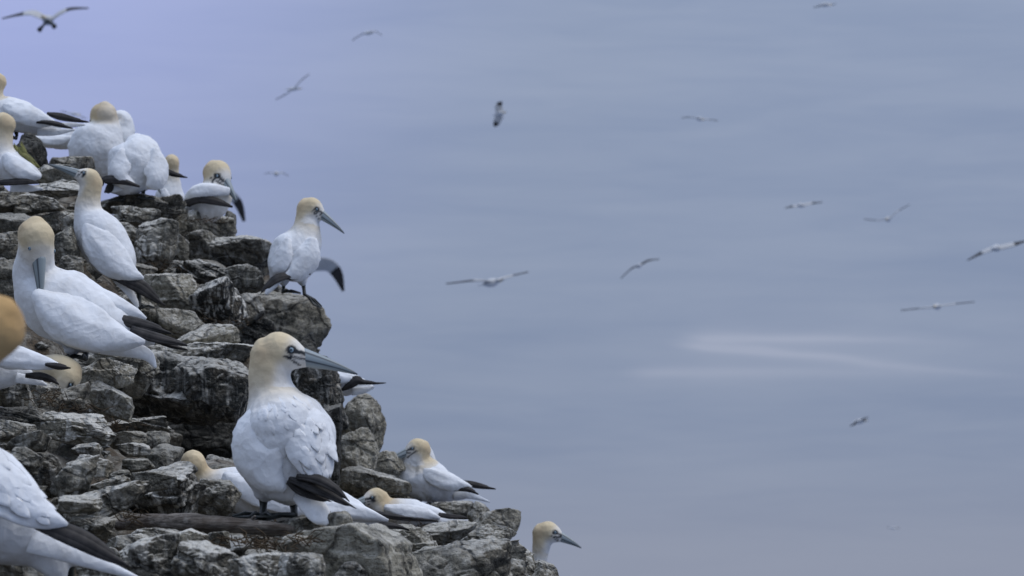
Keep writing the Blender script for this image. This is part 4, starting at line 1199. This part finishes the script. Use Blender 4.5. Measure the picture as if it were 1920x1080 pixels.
flyer("flying gannet hidden behind the hunched nest bird, dark wing tip hanging below its bill", 410, 365, 40, (-.3, .9, 0), 20, 9,
  [(-6, 0, 0, 9), (-20, 6, 0, 9), (-30, 20, 0, 3)], [(5, 0, 0, 8), (22, 0, 0, 8), (38, 18, 0, 7), (48, 50, 0, 2.5)], (-.75, .5, -.4))
flyer("faint flying gannet just above the crossed wing tips at upper left", 140, 214, 70, (.9, .3, 0), 10, 3,
  [(-2, 0, 0, 3), (-12, -2, 0, 3), (-26, -6, 0, 1)], [(2, 0, 0, 3), (10, 4, 0, 3), (22, 8, 0, 1)], DEEP)

# ------------------------------------------------------------------ driftwood log, nest litter, weed
lp = catmull([(*P(222, 984, 5.98), .010), (*P(262, 979, 5.95), .014), (*P(330, 979, 5.93), .0165), (*P(420, 983, 5.92), .0155), (*P(490, 988, 5.92), .014), (*P(545, 996, 5.92), .010)], 44)
lo = lp[22, :3]
v, f = tube(lp[:, :3] - lo, lp[:, 3], 22)
v = [np.array(p) * 1.0 + np.array([0, 0, 1]) * 0.0035 * fbm((p[0] * 14, p[1] * 60, p[2] * 60), 4) + np.array([0, -1, 0]) * 0.003 * fbm((p[0] * 9 + 5, p[1] * 80, p[2] * 80), 4) for p in v]
log = tag(add_mesh('driftwood_log', v, f, M_LOG, loc=lo), "weathered grey-brown driftwood log lying across the ledge in front of the largest bird's feet", 'log')
stub = tube([np.array(P(468, 978, 5.93)) - lo, np.array(P(478, 968, 5.91)) - lo], [.004, .0025], 8)
add_mesh('branch_stub', *stub, M_LOG, log)

def litter(name, spots, n, mat, length, wid):
    parts = []
    for (px, py, D, sx, sy) in spots:
        for i in range(n // 2):
            c = P(px + rng.normal(0, sx), py + rng.normal(0, sy), D + rng.normal(0, 0.05))
            a = rng.uniform(0, 6.28); e = rng.normal(0, 0.45)
            d = np.array([math.cos(a) * math.cos(e), math.sin(a) * math.cos(e), math.sin(e)])
            L = length * rng.uniform(0.4, 1.3)
            bend = rng.normal(0, 0.25, 3) * L
            q = [c - d * L / 2, c + bend * 0.3, c + d * L / 2]
            parts.append(tube(q, [wid * .5, wid, wid * .3], 4))
    return add_mesh(name, *join(parts), mat)
lit = litter('nest_litter', [(445, 1012, 5.72, 25, 6), (500, 1022, 5.65, 25, 8), (150, 775, 6.95, 22, 10), (115, 770, 6.9, 20, 8), (245, 972, 5.95, 14, 5), (560, 1012, 5.7, 20, 6), (470, 984, 6.6, 30, 4), (760, 984, 9.25, 45, 4), (385, 412, 10.35, 30, 3), (95, 745, 6.75, 20, 8), (210, 800, 7.2, 25, 5),
                             (60, 420, 9.1, 40, 12), (300, 500, 9.7, 30, 8), (430, 605, 9.2, 30, 6)], 90, M_STRAW, 0.03, 0.0012)
tag(lit, kind='stuff')

wr = tag(empty('weed_clump', P(42, 292, 9.4)), "yellow-green weed clump in the crevice between the left edge birds", 'plant')
wo = np.array(wr.location)
for i in range(14):
    b0 = P(60 + rng.normal(0, 6), 314 + rng.normal(0, 4), 9.12 + rng.normal(0, .02)) - wo
    b1 = P(30 + rng.normal(0, 7), 276 + rng.normal(0, 7), 9.10 + rng.normal(0, .02)) - wo
    mid = (b0 + b1) / 2 + np.array([0, -0.01, 0.008 * rng.normal()])
    c = catmull([(*b0, .003), (*mid, .008), (*b1, .0015)], 10)
    add_mesh('leaf', *blade(c[:, :3], c[:, 3], (0.2, -.8, .5), .0012, 8, .2), M_WEED, wr)
